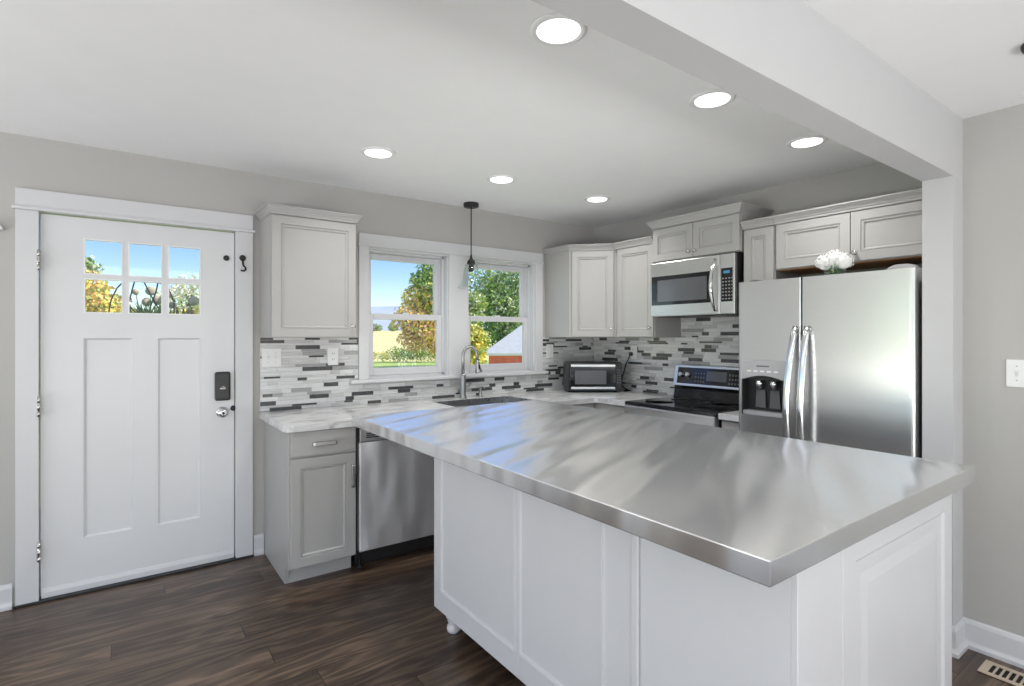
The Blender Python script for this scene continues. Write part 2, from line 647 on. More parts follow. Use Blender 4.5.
# walls out of view, with large glazed openings that let the daylight in
mb = MB()
for a in ((YF, -2.4, 0, 2.6), (-2.4, 3.4, 2.2, 2.6), (-2.4, 3.4, 0, 0.15), (3.4, YB, 0, 2.6)):
    mb.box(XL - 0.15, XL, a[0], a[1], a[2], a[3])
struct('wall_left', mb, 'wall_paint', 'greige wall outside the view to the left', 'wall')
mb = MB()
for a in ((XL - 0.15, -2.9, 0, 2.6), (-2.9, 2.4, 2.2, 2.6), (-2.9, 2.4, 0, 0.15), (2.4, XK + 0.15, 0, 2.6)):
    mb.box(a[0], a[1], YF - 0.15, YF, a[2], a[3])
struct('wall_front', mb, 'wall_paint', 'greige wall behind the viewer', 'wall')

# baseboards: tall flat board, small cap, shoe moulding
BASE = [(0, 0), (0.026, 0), (0.026, 0.016), (0.016, 0.028), (0.014, 0.034), (0.014, 0.105), (0.009, 0.118), (0.004, 0.125), (0, 0.125)]
struct('baseboard_back', MB().sweep([(XL, YB), (-0.462, YB)], [(o, z) for o, z in BASE]), 'trim_paint', 'white baseboard left of the entry door', 'baseboard')
struct('baseboard_gap', MB().sweep([(0.678, YB), (0.738, YB)], BASE), 'trim_paint', 'short white baseboard between the door casing and grey cabinet', 'baseboard')
struct('baseboard_right', MB().sweep([(BX, PY1), (BX, PY0), (XR, PY0), (XR, YF)], [(o, z) for o, z in BASE]), 'trim_paint', 'white baseboard along the right wall and around the wall end', 'baseboard')

# ------------------------------------------------------------------ entry door
mb = MB()
mb.box(-0.450, -0.358, 3.748, YB, 0.0, 2.060, 0.002)
mb.box(0.575, 0.672, 3.748, YB, 0.0, 2.060, 0.002)
mb.box(-0.450, 0.672, 3.744, YB, 2.078, 2.170, 0.002)
mb.box(-0.464, 0.684, 3.732, YB, 2.060, 2.078, 0.004)
mb.box(-0.375, -0.358, YB, 3.92, 0, 2.06)
mb.box(0.573, 0.590, YB, 3.92, 0, 2.06)
mb.box(-0.375, 0.590, YB, 3.92, 2.060, 2.075)
struct('trim_1', mb, 'trim_paint', 'white flat casing with a header board around the entry door', 'door casing')
struct('trim_threshold', MB().box(-0.450, 0.672, 3.735, 3.93, 0.0, 0.012, 0.003), 'black_iron', 'dark threshold strip under the white entry door', 'threshold')

door = thing('door_1', 'white craftsman entry door with six small panes', 'door', (0.107, 3.795, 0.012), kind='structure')
dx = 0.107
XA, XB = -0.353 - dx, 0.568 - dx
ZO = -0.012
cols = [(-0.174 - dx, 0.000 - dx), (0.025 - dx, 0.190 - dx), (0.216 - dx, 0.386 - dx)]
rows = [(1.530 + ZO, 1.722 + ZO), (1.744 + ZO, 1.940 + ZO)]
pans = [(-0.172 - dx, 0.047 - dx), (0.167 - dx, 0.385 - dx)]
PZ0, PZ1 = 0.295 + ZO, 1.392 + ZO
y0, y1 = -0.018, 0.026
mb = MB()
ztop = 2.052 + ZO
mb.box(XA, cols[0][0], y0, y1, 0.008, ztop)                    # stiles
mb.box(cols[2][1], XB, y0, y1, 0.008, ztop)
mb.box(cols[0][0], cols[2][1], y0, y1, rows[1][1], ztop)       # rails
mb.box(cols[0][0], cols[2][1], y0, y1, PZ1, rows[0][0])
mb.box(cols[0][0], cols[2][1], y0, y1, 0.008, PZ0)
mb.box(pans[0][1], pans[1][0], y0, y1, PZ0, PZ1)
for a, b in pans:                                              # recessed flat panels with a sloped edge
    mb.panel(a - 0.0015, b + 0.0015, PZ0 - 0.0015, PZ1 + 0.0015, y0 + 0.001, 0.03, [(0.004, 0.001), (0.012, 0.010)])
mb.box(cols[0][1], cols[1][0], y0, y1, rows[0][0], rows[1][1])
mb.box(cols[1][1], cols[2][0], y0, y1, rows[0][0], rows[1][1])
mb.box(cols[0][0], cols[2][1], y0 + 0.0005, y1, rows[0][1], rows[1][0])
mb.build('door_panel', 'door_paint', door)
for zr in rows:
    for cx in cols:
        mb = MB()
        w = 0.006
        mb.box(cx[0], cx[0] + w, y0 - 0.003, y0 + 0.03, zr[0], zr[1])
        mb.box(cx[1] - w, cx[1], y0 - 0.003, y0 + 0.03, zr[0], zr[1])
        mb.box(cx[0] + w, cx[1] - w, y0 - 0.003, y0 + 0.03, zr[0], zr[0] + w)
        mb.box(cx[0] + w, cx[1] - w, y0 - 0.003, y0 + 0.03, zr[1] - w, zr[1])
        bd = mb.build('pane_bead', 'bead_paint', door)
        MB().box(cx[0] + w - 0.001, cx[1] - w + 0.001, 0.006, 0.010, zr[0] + w - 0.001, zr[1] - w + 0.001).build('pane', 'window_glass', bd)
MB().prism([(y0 - 0.014, 0.002), (y0 - 0.001, 0.002), (y0 - 0.001, 0.05), (y0 - 0.005, 0.05), (y0 - 0.014, 0.03)], XA + 0.003, XB - 0.003, 'x').build('door_sweep', 'trim_paint', door)
for z in (1.79, 1.02, 0.258):
    mb = MB()
    mb.lathe([(0.0075, -0.052), (0.0075, 0.052)], (-0.357 - dx, y0 - 0.036, z), seg=10)
    for k in range(3):
        mb.lathe([(0.0082, -0.052 + k * 0.036), (0.0082, -0.028 + k * 0.036)], (-0.357 - dx, y0 - 0.036, z), seg=10)
    mb.lathe([(0.005, 0.052), (0.004, 0.060)], (-0.357 - dx, y0 - 0.036, z), seg=8)
    mb.box(-0.366 - dx, -0.350 - dx, y0 - 0.031, y0 - 0.027, z - 0.05, z + 0.05)
    mb.build('hinge', 'nickel', door)
k = MB().box(0.459 - dx, 0.546 - dx, y0 - 0.028, y0, 1.003 + ZO, 1.181 + ZO, 0.012, seg=3).build('keypad_lock', 'black_plastic', door)
mb = MB()
mb.box(0.483 - dx, 0.520 - dx, y0 - 0.034, y0 - 0.028, 1.072 + ZO, 1.088 + ZO, 0.003)
mb.box(0.493 - dx, 0.512 - dx, y0 - 0.040, y0 - 0.028, 1.088 + ZO, 1.096 + ZO, 0.002)
mb.build('thumb_turn', 'black_gloss', k)
kn = MB()
kn.lathe([(0.034, y0), (0.034, y0 - 0.004), (0.028, y0 - 0.010), (0.014, y0 - 0.013), (0.013, y0 - 0.030), (0.022, y0 - 0.038), (0.029, y0 - 0.050), (0.029, y0 - 0.060), (0.022, y0 - 0.068), (0.012, y0 - 0.070)],
         (0.500 - dx, 0, 0.930 + ZO), 'y', 28)
kn = kn.build('door_knob', 'chrome', door)
MB().lathe([(0.008, y0 - 0.0695), (0.008, y0 - 0.073)], (0.500 - dx, 0, 0.930 + ZO), 'y', 14).build('keyhole', 'black_iron', kn)
MB().lathe([(0.017, y0), (0.017, y0 - 0.006), (0.013, y0 - 0.009), (0.012, y0 - 0.014)], (0.525 - dx, 0, 1.891 + ZO), 'y', 20).build('door_bumper', 'black_iron', door)
MB().lathe([(0.010, 0), (0.017, -0.002), (0.016, -0.006), (0.010, -0.008)], (0.568 - dx - 0.004, y0, 0.950 + ZO), 'y', 14).build('latch_plate', 'black_iron', door)

hk = thing('wall_hook', 'small black iron hook on the casing right of the entry door', 'hook', (0.612, 3.748, 1.895))
MB().lathe([(0.019, 0), (0.019, -0.008), (0.013, -0.012)], (0, 0, 0), 'y', 18).build('mounting_disc', 'black_iron', hk)
mb = MB()
mb.tube([(0, -0.008, -0.012), (0.001, -0.012, -0.035), (0.004, -0.014, -0.050), (0.014, -0.016, -0.060), (0.015, -0.020, -0.074), (0.004, -0.023, -0.084), (-0.014, -0.024, -0.080)], [0.006, 0.006, 0.006, 0.0058, 0.0058, 0.0055, 0.006], 8)
mb.build('hook_arm', 'black_iron', hk)

rl = thing('wall_shelf', 'white rounded shelf bracket end on the wall left of the door', 'shelf', (-0.62, 3.77, 1.935))
MB().prism([(0.128, 0.008), (-0.2, 0.008), (-0.2, 0.046), (0.085, 0.046), (0.108, 0.040), (0.122, 0.026)], -0.045, 0.0, 'y', 0.003).build('shelf_board', 'trim_paint', rl)
MB().prism([(-0.001, 0.008), (-0.035, 0.008), (-0.028, -0.02), (-0.001, -0.065)], -0.08, -0.06, 'x').build('bracket', 'trim_paint', rl)

# ------------------------------------------------------------------ double window
mb = MB()
mb.box(1.365, OL0, 3.748, YB, OZ0, 2.052, 0.002)
mb.box(OL1 - 0.002, OR0 + 0.002, 3.752, YB, OZ0, 2.052, 0.002)
mb.box(OR1, 3.050, 3.748, YB, OZ0, 2.052, 0.002)
mb.box(1.365, 3.050, 3.746, YB, 2.062, 2.142, 0.002)
mb.box(1.358, 3.057, 3.738, YB, 2.050, 2.064, 0.003)
mb.box(1.300, 3.092, 3.715, 3.80, 1.068, 1.092, 0.005)
for a, b in ((OL0, OL1), (OR0, OR1)):          # jamb liners
    mb.box(a, a + 0.012, YB, 3.92, OZ0, OZ1)
    mb.box(b - 0.012, b, YB, 3.92, OZ0, OZ1)
    mb.box(a + 0.012, b - 0.012, YB, 3.92, OZ1 - 0.012, OZ1)
    mb.box(a + 0.012, b - 0.012, 3.80, 3.92, OZ0 - 0.005, OZ0 + 0.008)
struct('trim_2', mb, 'trim_paint', 'white casing and stool around the double window over the sink', 'window casing')


def window(n, x0, x1, label):
    cx = (x0 + x1) / 2
    w = thing('window_%d' % n, label, 'window', (cx, 3.87, OZ0 + 0.008), kind='structure')
    h = OZ1 - 0.012 - (OZ0 + 0.008)
    hw = (x1 - x0) / 2 - 0.0125
    mb = MB()   # frame with stepped tracks
    for s in (-1, 1):
        a, b = sorted((s * hw, s * (hw - 0.014)))
        mb.box(a, b, -0.045, 0.045, 0, h)
        a, b = sorted((s * hw, s * (hw - 0.024)))
        mb.box(a, b, -0.004, 0.004, 0, h)
    mb.box(-hw, hw, -0.045, 0.045, h - 0.014, h)
    mb.box(-hw, hw, -0.045, 0.045, 0, 0.012)
    mb.build('window_frame', 'trim_paint', w)
    zm = 0.455
    for nm, ya, yb, za, zb, bot, top in (('upper_sash', 0.006, 0.040, zm - 0.015, h - 0.015, 0.034, 0.045), ('lower_sash', -0.040, -0.006, 0.013, zm + 0.020, 0.055, 0.045)):
        sw = hw - 0.015
        st = 0.040
        mb = MB()
        mb.box(-sw, -sw + st, ya, yb, za, zb, 0.003)
        mb.box(sw - st, sw, ya, yb, za, zb, 0.003)
        mb.box(-sw + st, sw - st, ya, yb, za, za + bot, 0.003)
        mb.box(-sw + st, sw - st, ya, yb, zb - top, zb, 0.003)
        sash = mb.build(nm, 'trim_paint', w)
        ym = (ya + yb) / 2
        MB().box(-sw + st - 0.004, sw - st + 0.004, ym - 0.002, ym + 0.002, za + bot - 0.004, zb - top + 0.004).build('pane', 'window_glass', sash)
    mb = MB()
    mb.box(-0.025, 0.025, -0.036, -0.010, zm + 0.0205, zm + 0.030, 0.003)
    mb.build('sash_lock', 'white_plastic', w)


window(1, OL0, OL1, 'left white double-hung window looking onto the tan field')
window(2, OR0, OR1, 'right white double-hung window looking onto the red barn')

# ------------------------------------------------------------------ backsplash mosaic
TM = ['grout', 'tile_white', 'tile_marble', 'tile_grey', 'tile_dark']


def mosaic(mb, rng, x0, x1, z0, z1, holes, put):
    z = z0
    while z < z1 - 0.004:
        h = rng.choice((0.028, 0.028, 0.014, 0.021))
        zt = min(z + h, z1)
        x = x0 - rng.uniform(0, 0.12)
        prev = 0
        while x < x1:
            L = rng.choice((0.06, 0.10, 0.13, 0.16, 0.20))
            a, b = max(x, x0), min(x + L, x1)
            r = rng.random()
            t = 4 if (r < 0.25 and prev != 4) else (1 if r < 0.58 else (2 if r < 0.90 else 3))
            prev = t
            segs = [(a, b)]
            for hx0, hx1, hz0, hz1 in holes:
                if zt > hz0 and z < hz1:
                    ns = []
                    for p, q in segs:
                        if q <= hx0 or p >= hx1:
                            ns.append((p, q))
                        else:
                            if p < hx0:
                                ns.append((p, hx0))
                            if q > hx1:
                                ns.append((hx1, q))
                    segs = ns
            for p, q in segs:
                if q - p > 0.004:
                    put(mb, p + 0.0008, q - 0.0008, z + 0.0008, zt - 0.0008, t)
            x += L
        z = zt


rng = random.Random(11)
ZB0, ZB1 = 0.9155, 1.394
mb = MB()
WINHOLE = [(1.300, 3.092, 1.0665, 1.6), (1.364, 3.051, 1.0, 1.6)]
for a in ((0.715, 1.300, ZB0, ZB1), (1.300, 3.092, ZB0, 1.067), (3.092, XK - 0.001, ZB0, ZB1), (1.300, 1.364, 1.093, ZB1), (3.051, 3.092, 1.093, ZB1)):
    mb.box(a[0], a[1], YB - 0.005, YB - 0.0005, a[2], a[3], mi=0)
mosaic(mb, rng, 0.717, XK - 0.012, ZB0, ZB1, [(1.298, 3.094, 1.066, 1.094), (1.363, 3.052, 1.09, 1.6)],
       lambda m, p, q, za, zb, t: m.box(p, q, YB - 0.009, YB - 0.0045, za, zb, mi=t))
struct('wall_backsplash', mb, TM, 'grey, white and charcoal mosaic backsplash strips on the window wall', 'backsplash')
mb = MB()
mb.box(XK - 0.005, XK - 0.0005, 1.80, YB - 0.0095, ZB0, ZB1, mi=0)
mb.box(XK - 0.005, XK - 0.0005, 2.0, 2.775, ZB1, 1.56, mi=0)
rng = random.Random(5)
put = lambda m, p, q, za, zb, t: m.box(XK - 0.009, XK - 0.0045, p, q, za, zb, mi=t)
mosaic(mb, rng, 1.80, YB - 0.010, ZB0, ZB1, [], put)
mosaic(mb, rng, 2.002, 2.773, ZB1, 1.556, [], put)
struct('wall_backsplash_range', mb, TM, 'grey, white and charcoal mosaic backsplash strips behind the range', 'backsplash')

# ------------------------------------------------------------------ cabinetry
DOORLOOPS = [(0.050, 0.0), (0.051, 0.007), (0.056, 0.007), (0.058, 0.004), (0.064, 0.0045), (0.070, 0.013), (0.073, 0.013)]
CROWN = [(0.0, 0.0), (0.004, 0.0), (0.004, 0.010), (0.009, 0.014), (0.013, 0.022), (0.025, 0.034), (0.027, 0.040), (0.034, 0.042), (0.034, 0.050), (0.0, 0.050)]


def knob(parent, x, y, z):
    MB().lathe([(0.008, y + 0.001), (0.008, y - 0.003), (0.005, y - 0.006), (0.005, y - 0.014), (0.012, y - 0.018), (0.015, y - 0.023), (0.014, y - 0.028), (0.008, y - 0.031)], (x, 0, z), 'y', 16).build('knob', 'nickel', parent)


def bar_pull(parent, x, y, z, L, vert=False):
    mb = MB()
    h = L / 2
    prof = [(-h, 0.001), (-h, -0.022), (-h + 0.010, -0.030), (h - 0.010, -0.030), (h, -0.022), (h, 0.001), (h - 0.011, 0.001), (h - 0.011, -0.018), (-h + 0.011, -0.018), (-h + 0.011, 0.001)]
    if vert:
        mb.prism([(y + b, z + a) for a, b in prof], x - 0.009, x + 0.009, 'x', 0.002)
    else:
        mb.prism([(x + a, y + b) for a, b in prof], z - 0.010, z + 0.010, 'z', 0.002)
    mb.build('handle', 'nickel', parent)


def door_leaf(parent, x0, x1, z0, z1, yf, name='door'):
    return MB().panel(x0, x1, z0, z1, yf, 0.019, DOORLOOPS).build(name, 'cabinet_paint', parent)


def wall_cab(name, label, w, h, d, loc, rz, doors, knobs, crown='both', under=None, crown_h=1.0, inset=0.0):
    """wall cabinet with its base corner at the left front of the carcass: x 0..w, y 0..d (wall), z 0..h"""
    t = thing(name, label, 'cabinet', loc, rz)
    MB().box(0, w, 0.0, d, 0, h, 0.001).build('body', 'cabinet_paint', t)
    n = len(doors)
    for i, (a, b) in enumerate(doors):
        dl = door_leaf(t, a, b, 0.004, h - 0.012, -0.0205)
        if knobs[i] is not None:
            knob(dl, knobs[i][0], -0.0205, knobs[i][1])
    prof = [(o + 0.0, h - 0.006 + z * crown_h) for o, z in CROWN]
    yf = -0.022
    paths = {'both': [(0, d), (0, yf), (w, yf), (w, d)], 'left': [(0, d), (0, yf), (w, yf)], 'right': [(0, yf), (w, yf), (w, d)], 'none': [(0, yf), (w, yf)]}
    # 'out' must be away from the cabinet: travel with the outside on the right
    mb = MB()
    mb.sweep(paths[crown], [(o, z) for o, z in prof])
    mb.build('crown_moulding', 'cabinet_paint', t)
    if under:
        MB().box(0.012, w - 0.012, 0.004, d - 0.002, -0.006, -0.0005).build('bottom_panel', under, t)
    return t


# left of the window
wall_cab('wall_cabinet', 'grey wall cabinet hanging between the entry door and the window', 0.520, 0.750, 0.307, (0.716, 3.461, 1.393), 0,
         [(0.004, 0.516)], [(0.490, 0.075)], 'both')

# diagonal corner cabinet
t = thing('corner_wall_cabinet', 'grey diagonal corner wall cabinet above the small countertop microwave', 'cabinet', (3.09, 3.44, 1.395))
ox, oy = 3.09, 3.44
q = [(0, 0.329), (0, 0.0), (0.281, -0.276), (0.609, -0.276), (0.609, 0.329)]
MB().prism(q, 0, 0.742, 'z', 0.001).build('body', 'cabinet_paint', t)
dl = math.hypot(0.281, 0.276)
holder_rot = math.atan2(-0.276, 0.281)
df = MB().panel(0.022, dl - 0.022, 0.004, 0.728, -0.0205, 0.019, DOORLOOPS).build('door', 'cabinet_paint', t)
df.rotation_euler = (0, 0, holder_rot)
knob(df, dl - 0.046, -0.0205, 0.075)
mb = MB()
mb.sweep([(0, 0.329), (0, -0.002), (0.281 - 0.004, -0.276 - 0.002), (0.609, -0.276 - 0.002)][:3], [(o, 0.736 + z) for o, z in CROWN])
mb.build('crown_moulding', 'cabinet_paint', t)

# right wall: local x runs towards the near room
wall_cab('wall_cabinet', 'narrow grey wall cabinet between the corner cabinet and the over-range microwave', 0.408, 0.742, 0.329, (3.37, 3.162, 1.395), FACE_R,
         [(0.030, 0.402)], [(0.378, 0.075)], 'none')
wall_cab('wall_cabinet', 'taller grey two-door cabinet directly above the over-range microwave', 0.732, 0.262, 0.349, (3.35, 2.750, 1.972), FACE_R,
         [(0.004, 0.364), (0.368, 0.728)], [(0.340, 0.045), (0.392, 0.045)], 'both', crown_h=1.2)
wall_cab('wall_cabinet', 'very narrow grey cabinet beside the refrigerator cabinet and microwave', 0.212, 0.722, 0.329, (3.37, 2.008, 1.395), FACE_R,
         [(0.006, 0.206)], [None], 'none')
wall_cab('wall_cabinet', 'wide grey two-door cabinet above the refrigerator', 0.885, 0.295, 0.329, (3.37, 1.794, 1.822), FACE_R,
         [(0.010, 0.438), (0.442, 0.880)], [(0.410, 0.050), (0.470, 0.050)], 'none', under='raw_wood')

# base cabinets
YFD = 3.137          # carcass front on the window wall


def base_cab(name, label, x0, x1, yfront, depth, loc_rot=None, drawers=True, doors=1, hdl='right', hollow=False, side_to_floor=True):
    w = x1 - x0
    if loc_rot is None:
        t = thing(name, label, 'cabinet', (x0, yfront, 0))
    else:
        t = thing(name, label, 'cabinet', loc_rot[0], loc_rot[1])
    d = depth
    mb = MB()
    if hollow:
        mb.box(0, 0.018, 0, d, 0.105, 0.876)
        mb.box(w - 0.018, w, 0, d, 0.105, 0.876)
        mb.box(0.018, w - 0.018, 0, d, 0.105, 0.123)
        mb.box(0.018, w - 0.018, 0, 0.02, 0.123, 0.876)
    else:
        mb.box(0, w, 0, d, 0.105, 0.876, 0.001)
    if side_to_floor:
        mb.prism([(0.085, 0.0), (d, 0.0), (d, 0.106), (0.06, 0.106)], 0, 0.018, 'x')
    mb.build('body', 'cabinet_paint', t)
    MB().box(0.0185, w, 0.084, 0.10, 0.0, 0.1045).build('toe_kick', 'cabinet_paint', t)
    if drawers:
        dr = MB().panel(0.008, w - 0.008, 0.731, 0.868, -0.0205, 0.019, [(0.006, 0.0)]).build('drawer', 'cabinet_paint', t)
        bar_pull(dr, w / 2, -0.0205, 0.795, 0.135)
    ztop = 0.718 if drawers else 0.868
    lw = (w - 0.016 - 0.004 * (doors - 1)) / doors
    for i in range(doors):
        a = 0.008 + i * (lw + 0.004)
        dl = door_leaf(t, a, a + lw, 0.113, ztop, -0.0205)
        right = (hdl == 'right') if doors == 1 else (i == 0)
        bar_pull(dl, a + lw - 0.020 if right else a + 0.020, -0.0205, ztop - 0.135, 0.135, True)
    return t


base_cab('base_cabinet', 'grey base cabinet with one drawer and door left of the dishwasher', 0.742, 1.122, YFD, 0.63)
base_cab('base_cabinet', 'grey two-door sink base cabinet under the window', 1.740, 2.640, YFD, 0.63, doors=2, drawers=False, hollow=True, side_to_floor=False)
base_cab('base_cabinet', 'narrow grey base cabinet between the range and the refrigerator', 0, 0.160, 0, 0.60, ((3.095, 1.995, 0), FACE_R), doors=1, side_to_floor=False)
# blind corner unit: L-shaped carcass with a folding door at the inside corner
t = thing('corner_base_cabinet', 'grey corner base cabinet below the small countertop microwave', 'cabinet', (3.0, 3.4, 0))
MB().prism([(-0.355, 0.367), (-0.355, -0.263), (0.095, -0.263), (0.095, -0.612), (0.699, -0.612), (0.699, 0.367)], 0.105, 0.876, 'z').build('body', 'cabinet_paint', t)
MB().prism([(-0.355, -0.180), (0.178, -0.180), (0.178, -0.612), (0.190, -0.612), (0.190, -0.168), (-0.355, -0.168)], 0.0, 0.1045, 'z').build('toe_kick', 'cabinet_paint', t)
dl = door_leaf(t, -0.350, 0.070, 0.113, 0.868, -0.2835)
bar_pull(dl, -0.325, -0.2835, 0.733, 0.135, True)
d2 = MB().panel(0.268, 0.608, 0.113, 0.868, 0.0745, 0.019, DOORLOOPS).build('door', 'cabinet_paint', t)
d2.rotation_euler = (0, 0, FACE_R)

# ------------------------------------------------------------------ dishwasher
t = thing('dishwasher', 'stainless steel dishwasher between the grey base cabinet and the island', 'dishwasher', (1.431, 3.13, 0))
MB().box(-0.298, 0.298, 0.04, 0.60, 0.085, 0.868).build('tub', 'black_plastic', t)
mb = MB()
mb.box(-0.294, 0.294, -0.012, 0.039, 0.118, 0.772, 0.006)
mb.build('door', 'dishwasher_steel', t)
cp = MB().prism([(-0.022, 0.776), (0.039, 0.776), (0.039, 0.866), (-0.010, 0.866), (-0.022, 0.850)], -0.294, 0.294, 'x', 0.002).build('control_panel', 'steel', t)
mb = MB()
for k in range(3):
    mb.box(-0.255, -0.170, -0.026, -0.021, 0.796 + k * 0.012, 0.8015 + k * 0.012)
mb.build('vent', 'black_plastic', cp)
MB().box(-0.085, 0.085, -0.0245, -0.021, 0.800, 0.835, 0.001).build('pocket_handle', 'black_plastic', cp)
MB().box(-0.290, 0.290, 0.075, 0.095, 0.012, 0.084).build('toe_kick', 'black_plastic', t)
for x in (-0.27, 0.27):
    MB().lathe([(0.018, 0.0), (0.018, 0.012), (0.008, 0.014), (0.008, 0.090)], (x, 0.055, 0), seg=12).build('leg', 'black_plastic', t)

# ------------------------------------------------------------------ countertops
CZ0, CZ1 = 0.8765, 0.915
CYF, CXF = 3.078, 3.050
SX0, SX1, SY0, SY1 = 1.860, 2.570, 3.215, 3.610
ct = MB()
# left piece with a clipped front corner
ct.prism([(0.710, YB - 0.001), (0.710, CYF + 0.055), (0.724, CYF + 0.022), (0.755, CYF), (SX0, CYF), (SX0, YB - 0.001)], CZ0, CZ1)
ct.box(SX0, SX1, CYF, SY0, CZ0, CZ1)
ct.box(SX0, SX1, SY1, YB - 0.001, CZ0, CZ1)
ct.prism([(SX1, YB - 0.001), (SX1, CYF), (CXF - 0.03, CYF), (CXF, CYF - 0.03), (CXF, 2.779), (XK - 0.001, 2.779), (XK - 0.001, YB - 0.001)], CZ0, CZ1)
bmesh.ops.remove_doubles(ct.bm, verts=ct.bm.verts, dist=1e-5)
tag(ct.build('countertop', 'granite'), 'pale streaked granite countertop running under the window and into the corner', 'countertop')
mb = MB().box(3.050, XK - 0.001, 1.838, 1.997, CZ0, CZ1, 0.004)
tag(mb.build('countertop', 'granite'), 'short strip of pale granite countertop between the range and refrigerator', 'countertop')

# sink
t = thing('kitchen_sink', 'stainless undermount sink set in the granite below the window', 'sink', (2.215, 3.4125, 0.67))
mb = MB()
sx, sy = 0.353, 0.1955
zt = CZ1 - 0.67 - 0.004
outer = [(-sx, -sy), (sx, -sy), (sx, sy), (-sx, sy)]
def ring(k, z):
    return [mb.bm.verts.new((x * k[0], y * k[1], z)) for x, y in outer]
r0, r1, r2 = ring((1, 1), zt), ring((0.985, 0.975), zt), ring((0.95, 0.92), 0.02)
r3 = ring((1, 1), 0.0)
for a, b in ((r0, r1), (r1, r2), (r3, r0)):
    for i in range(4):
        mb.bm.faces.new([a[i], a[(i + 1) % 4], b[(i + 1) % 4], b[i]])
mb.bm.faces.new(r2)
mb.bm.faces.new(r3[::-1])
mb.build('basin', 'sink_steel', t)
MB().lathe([(0.045, 0.0205), (0.045, 0.024), (0.02, 0.022)], seg=20).build('drain', 'chrome', t)

# faucet
t = thing('kitchen_faucet', 'brushed nickel gooseneck faucet with pull-down head behind the sink', 'faucet', (2.169, 3.66, CZ1))
mb = MB()
mb.lathe([(0.031, 0.0), (0.031, 0.006), (0.026, 0.012), (0.0235, 0.03), (0.023, 0.18), (0.020, 0.19)], seg=20)
mb.build('body', 'faucet_nickel', t)
mb = MB()
pts = [(0, 0, 0.188), (0, 0, 0.30)]
for k in range(13):
    a = PI * k / 12
    pts.append((0.058 - 0.058 * math.cos(a), -0.02 * (1 - math.cos(a)) / 2, 0.335 + 0.068 * math.sin(a)))
pts.append((0.118, -0.022, 0.300))
mb.tube(pts, 0.0125, 12)
sp = mb.build('spout', 'faucet_nickel', t)
mb = MB()
mb.tube([(0.118, -0.022, 0.300), (0.1205, -0.0225, 0.275), (0.126, -0.023, 0.240), (0.131, -0.024, 0.205), (0.132, -0.0245, 0.198)], [0.0145, 0.017, 0.020, 0.030, 0.029], 14)
sh = mb.build('spray_head', 'faucet_nickel', sp)
MB().box(0.118, 0.134, -0.046, -0.030, 0.222, 0.262, 0.004).build('spray_button', 'black_plastic', sh)
MB().tube([(0.02, 0, 0.085), (0.045, -0.004, 0.095), (0.075, -0.006, 0.125)], [0.011, 0.008, 0.006], 10).build('lever', 'faucet_nickel', t)
t = thing('soap_dispenser', 'short nickel soap dispenser standing right of the faucet', 'soap dispenser', (2.335, 3.665, CZ1))
MB().lathe([(0.020, 0), (0.020, 0.006), (0.012, 0.012), (0.011, 0.06), (0.013, 0.075), (0.011, 0.082)], seg=16).build('body', 'faucet_nickel', t)
MB().tube([(0, 0, 0.076), (0, -0.03, 0.082), (0.0, -0.06, 0.076)], 0.006, 10).build('nozzle', 'faucet_nickel', t)

# ------------------------------------------------------------------ island
IX0, IX1, IY0, IY1 = 1.217, 2.249, 0.598, 2.327
IZ0, IZ1 = 0.100, 0.901
t = thing('kitchen_island', 'white panelled island cabinet on turned feet under the steel worktop', 'island', (IX0, IY0, 0))
LX, LY = IX1 - IX0, IY1 - IY0
MB().box(0.016, LX - 0.016, 0.016, LY - 0.016, IZ0, IZ1).build('body', 'island_paint', t)
# long face: boards facing -x, local to a rotated frame (x -> towards the near end)
def long_board(y_hi, y_lo, z0, z1, loops, nm, proud=0.0):
    w = y_hi - y_lo
    o = MB().panel(0, w, z0, z1, 0.0 - proud, 0.016 + proud - 0.0005, loops).build(nm, 'island_paint', t)
    o.location = (0.0, y_hi - IY0, 0)
    o.rotation_euler = (0, 0, FACE_R)
    return o
# first framed panel, second framed panel, then a joint and a third one
long_board(IY1, 1.640, IZ0, IZ1, [(0.105, 0.0)], 'side_panel')
long_board(1.638, 1.082, IZ0, IZ1, [(0.01, 0.0)], 'side_panel')
long_board(1.050, IY0 + 0.0158, IZ0, IZ1, [(0.01, 0.0)], 'side_panel')
MB().box(-0.007, 0.0155, 1.052 - IY0, 1.080 - IY0, IZ0 + 0.0, IZ1 - 0.001, 0.004).build('cover_strip', 'island_paint', t)


def bead_frame(y_hi, y_lo, z0, z1, w=0.016, h=0.007, name='panel_moulding'):
    """applied moulding: a mitred picture frame on the long face"""
    prof = [(0.0, 0.0), (0.003, h), (0.007, h * 0.55), (0.011, h), (w, 0.0)]
    mb = MB()
    cor = [((y_hi), z0), (y_lo, z0), (y_lo, z1), (y_hi, z1)]
    sg = [(-1, 1), (1, 1), (1, -1), (-1, -1)]
    rings = []
    for (cy, cz), (sy_, sz_) in zip(cor, sg):
        rings.append([mb.bm.verts.new((-hh, cy - IY0 + sy_ * o, cz + sz_ * o)) for o, hh in prof])
    n = len(prof)
    for i in range(4):
        a, b = rings[i], rings[(i + 1) % 4]
        for j in range(n - 1):
            mb.bm.faces.new([a[j], a[j + 1], b[j + 1], b[j]])
        mb.bm.faces.new([a[n - 1], a[0], b[0], b[n - 1]])
    return mb.build(name, 'island_paint', t)


bead_frame(2.252, 1.655, 0.196, 0.87)
bead_frame(1.636, 1.190, 0.196, 0.87)
